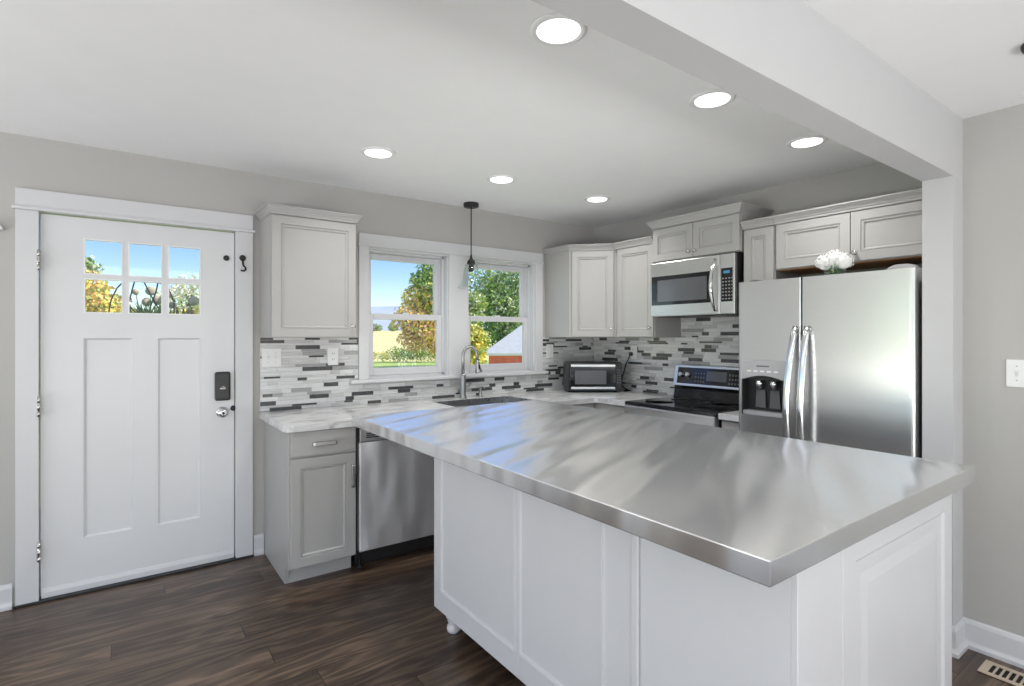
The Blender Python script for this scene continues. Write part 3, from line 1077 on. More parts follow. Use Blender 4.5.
# end face towards the near room: stile, then a framed door and a far stile
E0 = 0.0
MB().panel(0.0, 0.220, IZ0, IZ1, 0.0, 0.0155, [(0.004, 0.0)]).build('end_stile', 'island_paint', t)
ed = MB().panel(0.222, LX, IZ0, IZ1, 0.0, 0.0155, [(0.072, 0.0), (0.082, 0.007), (0.118, 0.007), (0.150, 0.002), (0.154, 0.002)]).build('end_door', 'island_paint', t)
MB().box(LX - 0.0155, LX, 0.016, LY, IZ0, IZ1, 0.002).build('range_side_panel', 'island_paint', t)
MB().box(0.0005, LX - 0.016, LY - 0.0155, LY, IZ0, IZ1, 0.002).build('far_end_panel', 'island_paint', t)
for fx in (0.055, LX - 0.055):
    for fy in (0.10, 0.92, LY - 0.095):
        MB().lathe([(0.022, 0.0), (0.030, 0.008), (0.033, 0.020), (0.030, 0.034), (0.022, 0.042), (0.026, 0.048), (0.030, 0.058), (0.027, 0.066), (0.036, 0.074), (0.038, 0.0995)], (fx, fy, 0), seg=20).build('foot', 'island_paint', t)
mb = MB()
mb.box(1.039, 2.371, 0.565, 2.973, 0.9015, 0.955, 0.0025, seg=2)
tag(mb.build('island_worktop', 'island_steel'), 'long brushed stainless steel worktop with folded edges on the white island', 'worktop')

# ------------------------------------------------------------------ range
t = thing('kitchen_range', 'black and stainless electric range with glass cooktop in the right-hand counter', 'range', (3.05, 2.772, 0), FACE_R)
RW = 0.770
MB().box(0.002, RW - 0.002, 0.03, 0.640, 0.03, 0.895).build('body', 'black_plastic', t)
mb = MB()
mb.box(0.0, RW, -0.005, 0.560, 0.896, 0.919, 0.006)
ckt = mb.build('cooktop', 'black_gloss', t)
mb = MB()
for x, y, r in ((0.20, 0.14, 0.10), (0.57, 0.14, 0.075), (0.20, 0.40, 0.075), (0.57, 0.40, 0.10), (0.385, 0.42, 0.05)):
    for rr in (r, r * 0.7):
        mb.lathe([(rr, 0.9192), (rr, 0.9196), (rr - 0.002, 0.9196), (rr - 0.002, 0.9192)], (x, y, 0), seg=32)
mb.build('burner_marking', 'grey_plastic', ckt)
od = MB().box(0.006, RW - 0.006, -0.018, 0.029, 0.215, 0.892, 0.006).build('oven_door', 'steel', t)
MB().box(0.11, RW - 0.11, -0.0215, -0.016, 0.36, 0.70, 0.002).build('oven_window', 'black_glass', od)
mb = MB()
mb.tube([(0.05, -0.060, 0.815), (0.20, -0.066, 0.815), (RW - 0.20, -0.066, 0.815), (RW - 0.05, -0.060, 0.815)], 0.013, 12)
for x in (0.07, RW - 0.07):
    mb.tube([(x, -0.016, 0.815), (x, -0.060, 0.815)], 0.010, 10)
mb.build('handle', 'chrome', od)
MB().box(0.006, RW - 0.006, -0.014, 0.029, 0.045, 0.205, 0.006).build('storage_drawer', 'steel', t)
for x in (0.04, RW - 0.04):
    for y in (0.08, 0.58):
        MB().lathe([(0.02, 0), (0.02, 0.03)], (x, y, 0), seg=10).build('leg', 'black_plastic', t)
bgd = MB().prism([(0.560, 0.897), (0.642, 0.897), (0.642, 1.160), (0.600, 1.166), (0.572, 1.012), (0.584, 0.985), (0.566, 0.935), (0.560, 0.92)], 0.004, RW - 0.004, 'x', 0.002).build('backguard', 'black_gloss', t)
# tilted control face
def onface(u, v, out=0.0):     # u along x, v 0..1 from bottom to top of the tilted face
    a, b = Vector((0.572, 1.012)), Vector((0.600, 1.166))
    p = a + (b - a) * v
    nrm = Vector((-(b - a).y, (b - a).x)).normalized()
    return (u, p.x + nrm.x * out, p.y + nrm.y * out)
def face_slab(u0, u1, v0, v1, o0, o1, name, m, parent, bev=0.0):
    mb = MB()
    pts = [onface(0, v0, o0), onface(0, v0, o1), onface(0, v1, o1), onface(0, v1, o0)]
    mb.prism([(p[1], p[2]) for p in pts], u0, u1, 'x', bev)
    return mb.build(name, m, parent)
fr = face_slab(0.0, RW, -0.02, 1.04, 0.0005, 0.010, 'control_frame', 'steel', bgd, 0.003)
cpn = face_slab(0.035, RW - 0.035, 0.10, 0.92, 0.010, 0.012, 'control_panel', 'black_glass', fr)
face_slab(0.30, 0.47, 0.30, 0.78, 0.012, 0.0128, 'clock_display', 'oven_window', fr)
mb, mb2 = MB(), MB()
for i in range(4):
    for j in range(3):
        pts = [onface(0, 0.2 + j * 0.2, 0.012), onface(0, 0.2 + j * 0.2, 0.0132), onface(0, 0.29 + j * 0.2, 0.0132), onface(0, 0.29 + j * 0.2, 0.012)]
        mb.prism([(p[1], p[2]) for p in pts], 0.20 + i * 0.024, 0.213 + i * 0.024, 'x')
        mb2.prism([(p[1], p[2]) for p in pts], 0.490 + i * 0.024, 0.503 + i * 0.024, 'x')
mb.build('touch_keys', 'grey_plastic', fr)
mb2.build('touch_keys', 'grey_plastic', fr)
for x in (0.075, 0.140, RW - 0.140, RW - 0.075):
    p = onface(x, 0.55, 0.012)
    mb = MB()
    mb.lathe([(0.026, 0.0), (0.026, 0.004), (0.020, 0.008), (0.019, 0.024), (0.016, 0.027)], (0, 0, 0), 'z', 20)
    mb.box(-0.004, 0.004, -0.018, 0.018, 0.026, 0.034, 0.002)
    kk = mb.build('control_knob', 'nickel', fr)
    kk.location = p
    kk.rotation_euler = (R(80), 0, 0)

# ------------------------------------------------------------------ over-range microwave
t = thing('microwave', 'stainless over-range microwave with black window under the taller cabinet', 'microwave', (3.30, 2.742, 1.552), FACE_R)
MW, MH = 0.706, 0.408
MB().box(0.0, MW, 0.032, 0.395, 0.004, MH, 0.003).build('body', 'black_plastic', t)
dr = MB()
dw = 0.593
dr.box(0.0, dw, 0.0, 0.0315, 0.0, MH, 0.006)
dr = dr.build('door', 'steel', t)
MB().box(0.012, 0.528, -0.002, 0.004, 0.085, 0.304, 0.002).build('door_glass', 'black_glass', dr)
MB().box(0.070, 0.495, -0.0035, -0.0015, 0.110, 0.272, 0.001).build('viewing_window', 'oven_window', dr)
mb = MB()
pts = []
for k in range(13):
    v = k / 12
    pts.append((0.562, -0.006 - 0.050 * math.sin(PI * v), 0.025 + 0.355 * v))
mb.tube(pts, [0.010] + [0.013] * 11 + [0.010], 12)
mb.build('handle', 'chrome', dr)
cpn = MB().box(dw + 0.002, MW, 0.0, 0.0315, 0.0, MH, 0.006).build('control_panel', 'steel', t)
kp = MB().box(dw + 0.012, MW - 0.014, -0.002, 0.004, 0.085, 0.312, 0.002).build('keypad', 'black_glass', cpn)
mb = MB()
for j in range(7):
    for i in range(4):
        mb.box(dw + 0.022 + i * 0.023, dw + 0.034 + i * 0.023, -0.003, -0.0015, 0.100 + j * 0.023, 0.108 + j * 0.023)
mb.build('key', 'key_grey', kp)
MB().box(dw + 0.032, MW - 0.036, -0.003, -0.0015, 0.276, 0.294).build('display', 'clock_blue', kp)
mb = MB()
mb.box(0.03, MW - 0.03, 0.05, 0.36, -0.004, 0.0035)
mb.build('vent_grille', 'black_plastic', t)

# ------------------------------------------------------------------ refrigerator
FXF = 2.980
t = thing('refrigerator', 'stainless side-by-side refrigerator with ice and water dispenser', 'refrigerator', (FXF, 1.818, 0), FACE_R)
FW, FH = 0.895, 1.722
SPL = 0.368
MB().box(0.004, FW - 0.004, 0.078, 0.700, 0.02, FH - 0.012, 0.004).build('body', 'grey_plastic', t)


def rounded_door(x0, x1, rl, rr, hole=None):
    """plan outline with a softly rounded front, extruded; the hole is left open as a pocket"""
    out = [(x0, 0.076)]
    for k in range(7):
        a = PI / 2 * k / 6
        out.append((x0 + rl - rl * math.cos(a), rl * 0.9 - rl * 0.9 * math.sin(a)))
    for k in range(7):
        a = PI / 2 * k / 6
        out.append((x1 - rr + rr * math.sin(a), rr * 0.9 - rr * 0.9 * math.cos(a)))
    out.append((x1, 0.076))
    return out


DPX0, DPX1, DPZ0, DPZ1 = 0.024, 0.293, 0.945, 1.262
mb = MB()
o1 = rounded_door(0, SPL, 0.016, 0.008)
mb.prism(o1, 0.06, DPZ0, 'z')
mb.prism(o1, DPZ1, FH, 'z')
left = [(x, y) for x, y in o1 if x <= DPX0 - 0.0005] + [(DPX0, 0.0), (DPX0, 0.076)]
right_ = [(DPX1, 0.076), (DPX1, 0.0)] + [(x, y) for x, y in o1 if x > DPX1]
mb.prism(left, DPZ0, DPZ1, 'z')
mb.prism(right_, DPZ0, DPZ1, 'z')
mb.box(DPX0, DPX1, 0.070, 0.076, DPZ0, DPZ1)
bmesh.ops.remove_doubles(mb.bm, verts=mb.bm.verts, dist=1e-5)
fd = mb.build('freezer_door', 'fridge_steel', t)
rd = MB().prism(rounded_door(SPL + 0.006, FW, 0.008, 0.030), 0.06, FH, 'z').build('refrigerator_door', 'fridge_steel', t)
for i, (o, x) in enumerate(((fd, SPL - 0.030), (rd, SPL + 0.036))):
    mb = MB()
    pts = []
    for k in range(21):
        v = k / 20
        zz = 0.52 + 0.935 * v
        pts.append((x - (0.024 * (math.sin(PI * v) - 0.3) if i == 0 else 0.010 * (math.sin(PI * v) - 0.3)), -0.012 - 0.058 * math.sin(PI * v) ** 0.8, zz))
    mb.tube(pts, [0.014] + [0.0175] * 19 + [0.014], 12, flat=0.8)
    for q in (0, -1):
        p = pts[q]
        mb.tube([(p[0], 0.003, p[2] + (0.012 if q == 0 else -0.012)), (p[0], -0.016, p[2] + (0.012 if q == 0 else -0.012))], 0.013, 10)
    mb.build('handle', 'chrome', o)
# dispenser
dp = MB()
arch = [(DPX0 + 0.001, DPZ1 - 0.001), (DPX0 + 0.001, 1.148)]
for k in range(11):
    u = k / 10
    arch.append((DPX0 + 0.001 + (DPX1 - DPX0 - 0.002) * u, 1.148 + 0.028 * math.sin(PI * u)))
arch.append((DPX1 - 0.001, DPZ1 - 0.001))
dp.prism(arch, -0.006, 0.030, 'y', 0.002)
dp = dp.build('dispenser_panel', 'light_plastic', fd)
mb = MB()
mb.box(0.120, 0.195, -0.0075, -0.0055, 1.226, 1.234)
mb.build('nameplate', 'grey_plastic', dp)
mb = MB()
for k in range(5):
    mb.box(0.062 + k * 0.040, 0.086 + k * 0.040, -0.0072, -0.0055, 1.196, 1.204)
mb.build('touch_keys', 'white_plastic', dp)
cv = MB()
cv.box(DPX0 + 0.001, DPX1 - 0.001, 0.062, 0.0695, DPZ0 + 0.001, 1.19)
cv.box(DPX0 + 0.001, DPX0 + 0.008, 0.002, 0.062, DPZ0 + 0.001, 1.147)
cv.box(DPX1 - 0.008, DPX1 - 0.001, 0.002, 0.062, DPZ0 + 0.001, 1.147)
cv.box(DPX0 + 0.008, DPX1 - 0.008, 0.031, 0.062, 1.147, 1.19)
cv.build('dispenser_recess', 'black_plastic', fd)
mb = MB().prism([(DPX0 + 0.009, 0.061), (DPX0 + 0.009, 0.0), (0.09, -0.010), (0.23, -0.010), (DPX1 - 0.009, 0.0), (DPX1 - 0.009, 0.061)], DPZ0 + 0.001, DPZ0 + 0.022, 'z', 0.002)
mb.build('drip_tray', 'light_plastic', fd)
for x in (0.115, 0.200):
    mb = MB()
    mb.lathe([(0.020, 1.146), (0.022, 1.125), (0.017, 1.104), (0.012, 1.098)], (x, 0.034, 0), seg=18)
    nz = mb.build('nozzle', 'chrome', fd)
    MB().prism([(x - 0.026, 1.090), (x + 0.026, 1.090), (x + 0.032, 0.985), (x - 0.032, 0.985)], 0.046, 0.056, 'y', 0.003).build('paddle', 'grey_plastic', fd)
MB().box(0.004, FW - 0.004, 0.03, 0.076, 0.012, 0.058, 0.003).build('kick_grille', 'black_plastic', t)
for x in (0.05, FW - 0.05):
    MB().lathe([(0.02, 0.0), (0.02, 0.022)], (x, 0.12, 0), seg=10).build('foot', 'black_plastic', t)
MB().prism([(FW - 0.130, FH), (FW - 0.004, FH), (FW - 0.012, FH + 0.014), (FW - 0.045, FH + 0.022), (FW - 0.090, FH + 0.022), (FW - 0.118, FH + 0.012)], 0.012, 0.060, 'y', 0.003).build('hinge_cover', 'light_plastic', t)
MB().prism([(0.010, FH), (0.110, FH), (0.098, FH + 0.012), (0.060, FH + 0.018), (0.030, FH + 0.014)], 0.080, 0.130, 'y', 0.003).build('hinge_cover', 'grey_plastic', t)

# ------------------------------------------------------------------ flowers on the refrigerator
rng = random.Random(3)
t = thing('flower_arrangement', 'white hydrangea blooms in a low clear glass vase on the refrigerator', 'flowers', (3.035, 1.300, FH + 0.0003))
mb = MB()
prof_o = [(0.040, 0.0), (0.046, 0.004), (0.050, 0.060), (0.052, 0.085)]
mb.lathe([(0.040, 0.0), (0.050, 0.003), (0.054, 0.045), (0.0525, 0.047), (0.047, 0.006), (0.02, 0.005)], seg=28)
mb.build('vase', 'clear_glass', t)
mb = MB()
for k in range(9):
    a = 2 * PI * k / 9
    mb.tube([(0.022 * math.cos(a), 0.022 * math.sin(a), 0.008), (0.03 * math.cos(a + 0.9), 0.03 * math.sin(a + 0.9), 0.05)], 0.0025, 6)
mb.build('stems', 'stem_green', t)
for (bx, by, bz, br) in ((0.0, 0.0, 0.078, 0.054), (-0.018, 0.040, 0.066, 0.046), (-0.012, -0.046, 0.064, 0.047), (0.034, 0.0, 0.070, 0.042)):
    mb = MB()
    mb.ball((bx, by, bz), br * 0.8, 2)
    for k in range(170):      # florets, four tiny petals each
        d = Vector((rng.gauss(0, 1), rng.gauss(0, 1), rng.gauss(0, 1))).normalized()
        if d.z < -0.5:
            continue
        c = Vector((bx, by, bz)) + d * br * rng.uniform(0.86, 1.04)
        u = d.orthogonal().normalized()
        w = d.cross(u)
        a0 = rng.uniform(0, PI)
        for q in range(2):
            a = a0 + q * PI / 2
            e = (u * math.cos(a) + w * math.sin(a)) * 0.0085
            f = (u * -math.sin(a) + w * math.cos(a)) * 0.0040
            vs = [mb.bm.verts.new(c + p) for p in (e + d * 0.002, f, -e + d * 0.002, -f)]
            mb.bm.faces.new(vs)
    mb.build('bloom', 'petal_white', t)
mb = MB()
for k in range(7):
    a = 2 * PI * k / 7
    c = Vector((0.045 * math.cos(a), 0.045 * math.sin(a), 0.050))
    e = Vector((math.cos(a), math.sin(a), -0.35)) * 0.030
    f = Vector((-math.sin(a), math.cos(a), 0)) * 0.012
    vs = [mb.bm.verts.new(c + p) for p in (-e * 0.3, f, e, -f)]
    mb.bm.faces.new(vs)
mb.build('leaves', 'stem_green', t)

# ------------------------------------------------------------------ small countertop microwave
cdir = (0.5858, 0.8104)
ctr = Vector((0, 0)) + Vector((0.5858 + 0.1514 * 0.8104, 0.8104 - 0.1514 * 0.5858)) * 4.66
t = thing('countertop_microwave', 'small black countertop microwave with silver trim set in the corner', 'microwave', (ctr.x, ctr.y, CZ1), -math.atan2(cdir[0], cdir[1]))
hw = 0.246
MB().prism([(-hw, 0.03), (hw, 0.03), (hw, 0.17), (hw - 0.05, 0.235), (-hw + 0.05, 0.235), (-hw, 0.17)], 0.012, 0.262, 'z', 0.005).build('body', 'black_plastic', t)
dr = MB().box(-hw + 0.045, hw - 0.052, 0.0, 0.0295, 0.014, 0.256, 0.004).build('door', 'black_gloss', t)
for z in (0.224, 0.030):
    MB().box(-hw + 0.050, hw - 0.058, -0.006, 0.002, z, z + 0.020, 0.003).build('trim_strip', 'steel', dr)
MB().box(-hw + 0.085, hw - 0.135, -0.002, 0.002, 0.072, 0.192, 0.002).build('viewing_window', 'oven_window', dr)
cpn = MB().box(hw - 0.051, hw, 0.004, 0.0295, 0.014, 0.256, 0.004).build('control_panel', 'black_plastic', t)
mb = MB()
for i in range(3):
    for j in range(6):
        mb.box(hw - 0.043 + i * 0.013, hw - 0.034 + i * 0.013, 0.0025, 0.005, 0.080 + j * 0.022, 0.092 + j * 0.022)
mb.build('key', 'grey_plastic', cpn)
for x in (-0.2, 0.2):
    for y in (0.06, 0.17):
        MB().lathe([(0.012, 0), (0.012, 0.014)], (x, y, 0), seg=10).build('foot', 'black_plastic', t)
mb = MB()
mb.tube([(3.680, 3.272, 1.245), (3.664, 3.280, 1.225), (3.652, 3.315, 1.14), (3.648, 3.350, 1.03), (3.652, 3.362, 0.965), (3.662, 3.335, 0.932), (3.672, 3.295, 0.9205), (3.664, 3.270, 0.920), (3.650, 3.285, 0.920), (3.655, 3.33, 0.920)], 0.005, 8)
mb.box(3.662, 3.6835, 3.258, 3.286, 1.228, 1.262, 0.004)
tag(mb.build('power_cord', 'black_plastic'), 'black power cord hanging from the outlet beside the countertop microwave', 'cord')

# ------------------------------------------------------------------ outlets and switches


def plate(name, label, loc, rz, w, h, kind, cat, group=None):
    t = thing(name, label, cat, loc, rz, group)
    MB().box(-w / 2, w / 2, -0.006, 0, -h / 2, h / 2, 0.002).build('cover_plate', 'white_plastic', t)
    n = max(1, round(w / 0.075)) if kind == 'toggle' else 1
    if kind == 'toggle':
        for i in range(n):
            x = (i - (n - 1) / 2) * 0.046
            MB().prism([(-0.006, -0.012), (-0.016, 0.008), (-0.013, 0.013), (-0.006, 0.012)], x - 0.005, x + 0.005, 'x').build('toggle', 'white_plastic', t)
            for z in (-0.030, 0.030):
                MB().lathe([(0.003, -0.0058), (0.003, -0.0072)], (x, 0, z), 'y', 8).build('screw', 'light_plastic', t)
    else:
        for z in (-0.020, 0.020):
            s = MB().box(-0.015, 0.015, -0.0085, -0.0055, z - 0.013, z + 0.013, 0.001).build('socket', 'white_plastic', t)
            mb = MB()
            for x in (-0.006, 0.006):
                mb.box(x - 0.0012, x + 0.0012, -0.0092, -0.008, z - 0.004, z + 0.006)
            mb.build('slot', 'hole_dark', s)
    return t


TY = YB - 0.0095
plate('light_switch', 'white double switch plate on the backsplash near the entry door', (0.785, TY, 1.263), 0, 0.118, 0.120, 'toggle', 'switch')
plate('wall_outlet', 'white outlet plate on the backsplash left of the window', (1.183, TY, 1.262), 0, 0.073, 0.120, 'outlet', 'outlet')
plate('light_switch', 'white switch plate on the backsplash right of the window', (3.140, TY, 1.268), 0, 0.078, 0.124, 'toggle', 'switch')
plate('wall_outlet', 'white outlet plate behind the countertop microwave with its cord', (XK - 0.0095, 3.250, 1.262), FACE_R, 0.073, 0.120, 'none', 'outlet')
plate('light_switch', 'white double switch plate on the wall at the right edge', (XR, 0.578, 1.243), FACE_R, 0.116, 0.118, 'toggle', 'switch')

# ------------------------------------------------------------------ floor register
t = thing('floor_register', 'beige slotted metal floor register beside the right baseboard', 'floor vent', (2.955, 0.545, 0.0))
mb = MB()
vw, vl = 0.062, 0.140
mb.box(-vw, vw, -vl, vl, 0.0005, 0.0025)
mb.build('duct_opening', 'hole_dark', t)
mb = MB()
mb.box(-vw, -vw + 0.022, -vl, vl, 0.003, 0.008, 0.001)
mb.box(vw - 0.022, vw, -vl, vl, 0.003, 0.008, 0.001)
mb.box(-vw + 0.022, vw - 0.022, -vl, -vl + 0.028, 0.003, 0.008, 0.001)
mb.box(-vw + 0.022, vw - 0.022, vl - 0.028, vl, 0.003, 0.008, 0.001)
y = -vl + 0.028 + 0.014
while y < vl - 0.032:
    mb.box(-vw + 0.022, vw - 0.022, y, y + 0.007, 0.003, 0.0075)
    y += 0.021
mb.build('grille', 'beige_metal', t)

# ------------------------------------------------------------------ recessed lights
spots = [(1.180, 2.935, 'recessed ceiling light nearest the entry door'), (2.045, 2.950, 'recessed ceiling light nearest the pendant over the sink'),
         (2.930, 2.945, 'recessed ceiling light nearest the corner wall cabinet'), (2.985, 1.420, 'recessed ceiling light in front of the refrigerator cabinet'),
         (2.110, 1.410, 'middle recessed ceiling light of the row beside the beam'), (1.208, 1.400, 'largest looking recessed ceiling light, at the top of the view beside the beam')]
proto = None
for i, (x, y, lab) in enumerate(spots):
    if proto is None:
        t = thing('recessed_light', lab, 'ceiling light', (x, y, ZC), 0, 'recessed ceiling lights')
        mb = MB()
        mb.lathe([(0.098, 0.0), (0.098, -0.004), (0.090, -0.008), (0.078, -0.008), (0.074, -0.004)], seg=40)
        mb.build('trim_ring', 'white_plastic', t)
        MB().lathe([(0.0735, -0.0042), (0.0735, -0.0075), (0.070, -0.009)], seg=40).build('diffuser', 'lamp_diffuser', t)
        proto = t
    else:
        t = copy_tree(proto)
        t.location = (x, y, ZC)
        t['label'] = lab
    area('recessed_lamp', (x, y, ZC - 0.013), (0, 0, -1), 0.14, 0.14, 4.2, (1.0, 0.985, 0.96), 'DISK', 130)

# ------------------------------------------------------------------ pendant over the sink
t = thing('pendant_light', 'black pendant with clear glass bell shade hanging over the sink', 'pendant light', (2.226, 3.630, ZC))
MB().lathe([(0.060, 0.0), (0.060, -0.026), (0.056, -0.030), (0.010, -0.031)], seg=28).build('canopy', 'black_iron', t)
MB().lathe([(0.0045, -0.030), (0.0045, -0.425)], seg=8).build('cord', 'black_iron', t)
mb = MB()
mb.lathe([(0.007, -0.405), (0.010, -0.425), (0.012, -0.435), (0.028, -0.452), (0.032, -0.468), (0.032, -0.480), (0.020, -0.482), (0.019, -0.535), (0.012, -0.538)], seg=20)
sk = mb.build('socket', 'black_iron', t)
mb = MB()
mb.lathe([(0.013, -0.536), (0.016, -0.546), (0.026, -0.565), (0.029, -0.580), (0.024, -0.598), (0.010, -0.607)], seg=18)
mb.build('bulb', 'clear_glass', t)
mb = MB()
sh = [(0.026, -0.470), (0.045, -0.480), (0.056, -0.505), (0.062, -0.545), (0.070, -0.590), (0.082, -0.630), (0.100, -0.660), (0.112, -0.668)]
inner = [(r - 0.0028, z) for r, z in sh[::-1]]
prof = sh + inner
rings = []
for r, z in prof:
    rings.append([mb.bm.verts.new((r * math.cos(2 * PI * k / 32), r * math.sin(2 * PI * k / 32), z)) for k in range(32)])
rings.append(rings[0])
for a, b in zip(rings, rings[1:]):
    for k in range(32):
        mb.bm.faces.new([a[k], a[(k + 1) % 32], b[(k + 1) % 32], b[k]]).smooth = True
mb.build('shade', 'clear_glass', t)

t = thing('ceiling_mount', 'black round ceiling fixture at the upper right edge beyond the beam', 'ceiling light', (2.498, 0.425, ZN))
MB().lathe([(0.050, 0.0), (0.050, -0.010), (0.046, -0.020), (0.034, -0.026), (0.012, -0.029)], seg=28).build('canopy', 'black_iron', t)
MB().lathe([(0.014, -0.028), (0.014, -0.034), (0.008, -0.038)], seg=14).build('finial', 'black_iron', t)

# ------------------------------------------------------------------ outside
GZ = -1.2
F2, R2 = Vector((0.5858, 0.8104)), Vector((0.8104, -0.5858))


def at(u, depth):
    """plan point seen in picture column u at a depth from the camera"""
    p = F2 * depth + R2 * ((u - 512) / 538.5 * depth)
    return p.x, p.y


mb = MB()
mb.prism([(-60, 3.95), (90, 3.95), (90, 45), (-60, 110)], GZ - 0.3, GZ)
tag(mb.build('lawn', 'lawn_grass'), 'green lawn outside the windows', 'lawn', kind='structure')
mb = MB()
pts = []
a0, a1 = at(-900, 49), at(1500, 49)
vs = []
for dep, z in ((56, GZ + 0.02), (85, GZ + 0.6), (150, 1.6), (260, 4.3)):
    vs.append([mb.bm.verts.new((*at(u, dep), z)) for u in range(-1500, 2201, 370)])
for a, b in zip(vs, vs[1:]):
    for k in range(len(a) - 1):
        mb.bm.faces.new([a[k], a[k + 1], b[k + 1], b[k]])
tag(mb.build('field', 'field_grass'), 'tan dry field rising beyond the lawn', 'field', kind='structure')
mb = MB()
rng = random.Random(8)
N = 60
lo, hi, bk = [], [], []
for k in range(N + 1):
    u = -1400 + 3600 * k / N
    h = 40 + 9 * math.sin(k * 0.37 + 0.6) + 5 * math.sin(k * 0.9) + rng.uniform(-1, 1)
    lo.append(mb.bm.verts.new((*at(u, 700), -6)))
    hi.append(mb.bm.verts.new((*at(u, 900), 1.4 + h * 1.35)))
    bk.append(mb.bm.verts.new((*at(u, 1200), -6)))
for k in range(N):
    mb.bm.faces.new([lo[k], lo[k + 1], hi[k + 1], hi[k]])
    mb.bm.faces.new([hi[k], hi[k + 1], bk[k + 1], bk[k]])
tag(mb.build('hills', 'hill_haze'), 'blue distant hills on the horizon', 'hills', kind='structure')


def tree(name, label, x, y, z0, trunk_h, blobs, mats, n, leaf, seed, cat='tree', group=None, trunk_r=0.16, branches=4):
    rng = random.Random(seed)
    t = thing(name, label, cat, (x, y, z0), 0, group)
    if trunk_h > 0:
        mb = MB()
        mb.tube([(0, 0, -0.1), (0.05, 0.02, trunk_h * 0.5), (0.0, 0.05, trunk_h)], [trunk_r * 1.3, trunk_r, trunk_r * 0.7], 10)
        for k in range(branches):
            b = blobs[k % len(blobs)]
            e = Vector((b[0] + rng.uniform(-.3, .3) * b[3], b[1] + rng.uniform(-.3, .3) * b[3], b[2] + rng.uniform(-.2, .5) * b[3]))
            s0 = Vector((0, 0.04, trunk_h * rng.uniform(0.6, 0.97)))
            mb.tube([s0, s0.lerp(e, 0.5) + Vector((0, 0, 0.1 * b[3])), e], [trunk_r * 0.55, trunk_r * 0.35, trunk_r * 0.12], 7)
        mb.build('trunk', 'bark', t)
    verts, faces, mi = [], [], []
    tot = sum(b[3] ** 2 for b in blobs)
    for b in blobs:
        m = int(n * b[3] ** 2 / tot)
        sel = b[4] if len(b) > 4 else list(range(len(mats)))
        for k in range(m):
            d = Vector((rng.gauss(0, 1), rng.gauss(0, 1), rng.gauss(0, 1))).normalized()
            r = b[3] * rng.random() ** 0.45
            c = Vector((b[0], b[1], b[2])) + Vector((d.x * r, d.y * r, d.z * r * 0.85))
            nrm = Vector((rng.gauss(0, 1), rng.gauss(0, 1), rng.gauss(0, 1) + 0.6)).normalized()
            u = nrm.orthogonal().normalized()
            w = nrm.cross(u)
            a = rng.uniform(0, 2 * PI)
            e = (u * math.cos(a) + w * math.sin(a)) * leaf * rng.uniform(0.6, 1.2)
            f = (w * math.cos(a) - u * math.sin(a)) * leaf * 0.45
            i0 = len(verts)
            verts += [c - e, c + f, c + e, c - f]
            faces.append((i0, i0 + 1, i0 + 2, i0 + 3))
            mi.append(rng.choice(sel))
    me = bpy.data.meshes.new('crown')
    me.from_pydata([tuple(v) for v in verts], [], faces)
    for m in mats:
        me.materials.append(MATS[m])
    me.polygons.foreach_set('material_index', mi)
    o = bpy.data.objects.new('crown', me)
    C.objects.link(o)
    o.parent = t
    return t


def rel(u, v, depth, base):
    """offset from a tree base of the point seen at (u, v) at a depth"""
    x, y = at(u, depth)
    return (x - base[0], y - base[1], 1.4 + (336.6 - v) / 538.5 * depth - GZ)


# big autumn tree framed in the left window
b = at(438, 30)
bl = []
for u, v, dp, r, s in ((432, 292, 30, 1.5, [0, 1, 2]), (446, 268, 31, 1.8, [0, 1, 2]), (418, 300, 29.5, 1.0, [2, 3, 4]), (425, 280, 30.5, 0.9, [0, 2]), (408, 320, 29, 1.0, [3, 4, 5]), (424, 328, 29, 1.2, [3, 4, 5, 2]),
                       (436, 336, 29, 1.2, [4, 5, 3]), (414, 338, 29, 0.9, [4, 5]), (444, 318, 30, 1.5, [0, 2, 3])):
    bl.append((*rel(u, v, dp, b), r, s))
tree('deciduous_tree', 'green and gold autumn tree filling the right half of the left window', b[0], b[1], GZ, 2.4, bl, ['leaf_green', 'leaf_dark', 'leaf_lime', 'leaf_yellow', 'leaf_orange', 'leaf_rust'], 8000, 0.135, 4, branches=8)
# green trees behind the right window
b = at(500, 46)
bl = [(*rel(u, v, dp, b), r, s) for u, v, dp, r, s in ((500, 300, 46, 2.8, [0, 1]), (490, 286, 46, 2.1, [0, 2]), (515, 280, 47, 2.8, [0, 1, 3]), (512, 310, 45, 2.4, [0, 2, 3]), (494, 325, 46, 2.4, [1, 0]), (508, 335, 46, 2.6, [1, 0]), (530, 305, 46, 3.0, [0, 1]), (486, 306, 47, 1.7, [0, 3]))]
tree('deciduous_tree', 'dense green tree standing behind the red barn', b[0], b[1], GZ, 2.6, bl, ['leaf_green', 'leaf_dark', 'leaf_lime', 'leaf_pale'], 10000, 0.19, 5, branches=7)
b = at(472, 37)
bl = [(*rel(u, v, dp, b), r) for u, v, dp, r in ((472, 318, 37, 1.0), (475, 303, 37, 0.9), (470, 335, 37, 1.0), (478, 340, 37, 0.9))]
tree('deciduous_tree', 'lime green tree seen at the left of the right window', b[0], b[1], GZ, 2.0, bl, ['leaf_lime', 'leaf_green', 'leaf_pale'], 2400, 0.17, 6)
b = at(473, 20)
bl = [(*rel(u, v, dp, b), r) for u, v, dp, r in ((473, 336, 20, 0.5), (477, 346, 20, 0.45), (470, 350, 20, 0.5), (479, 336, 20, 0.28), (475, 358, 20, 0.45))]
tree('garden_shrub', 'bright yellow shrub left of the red barn', b[0], b[1], GZ, 0.9, bl, ['leaf_yellow', 'leaf_lime'], 1500, 0.11, 7, 'shrub', trunk_r=0.06)
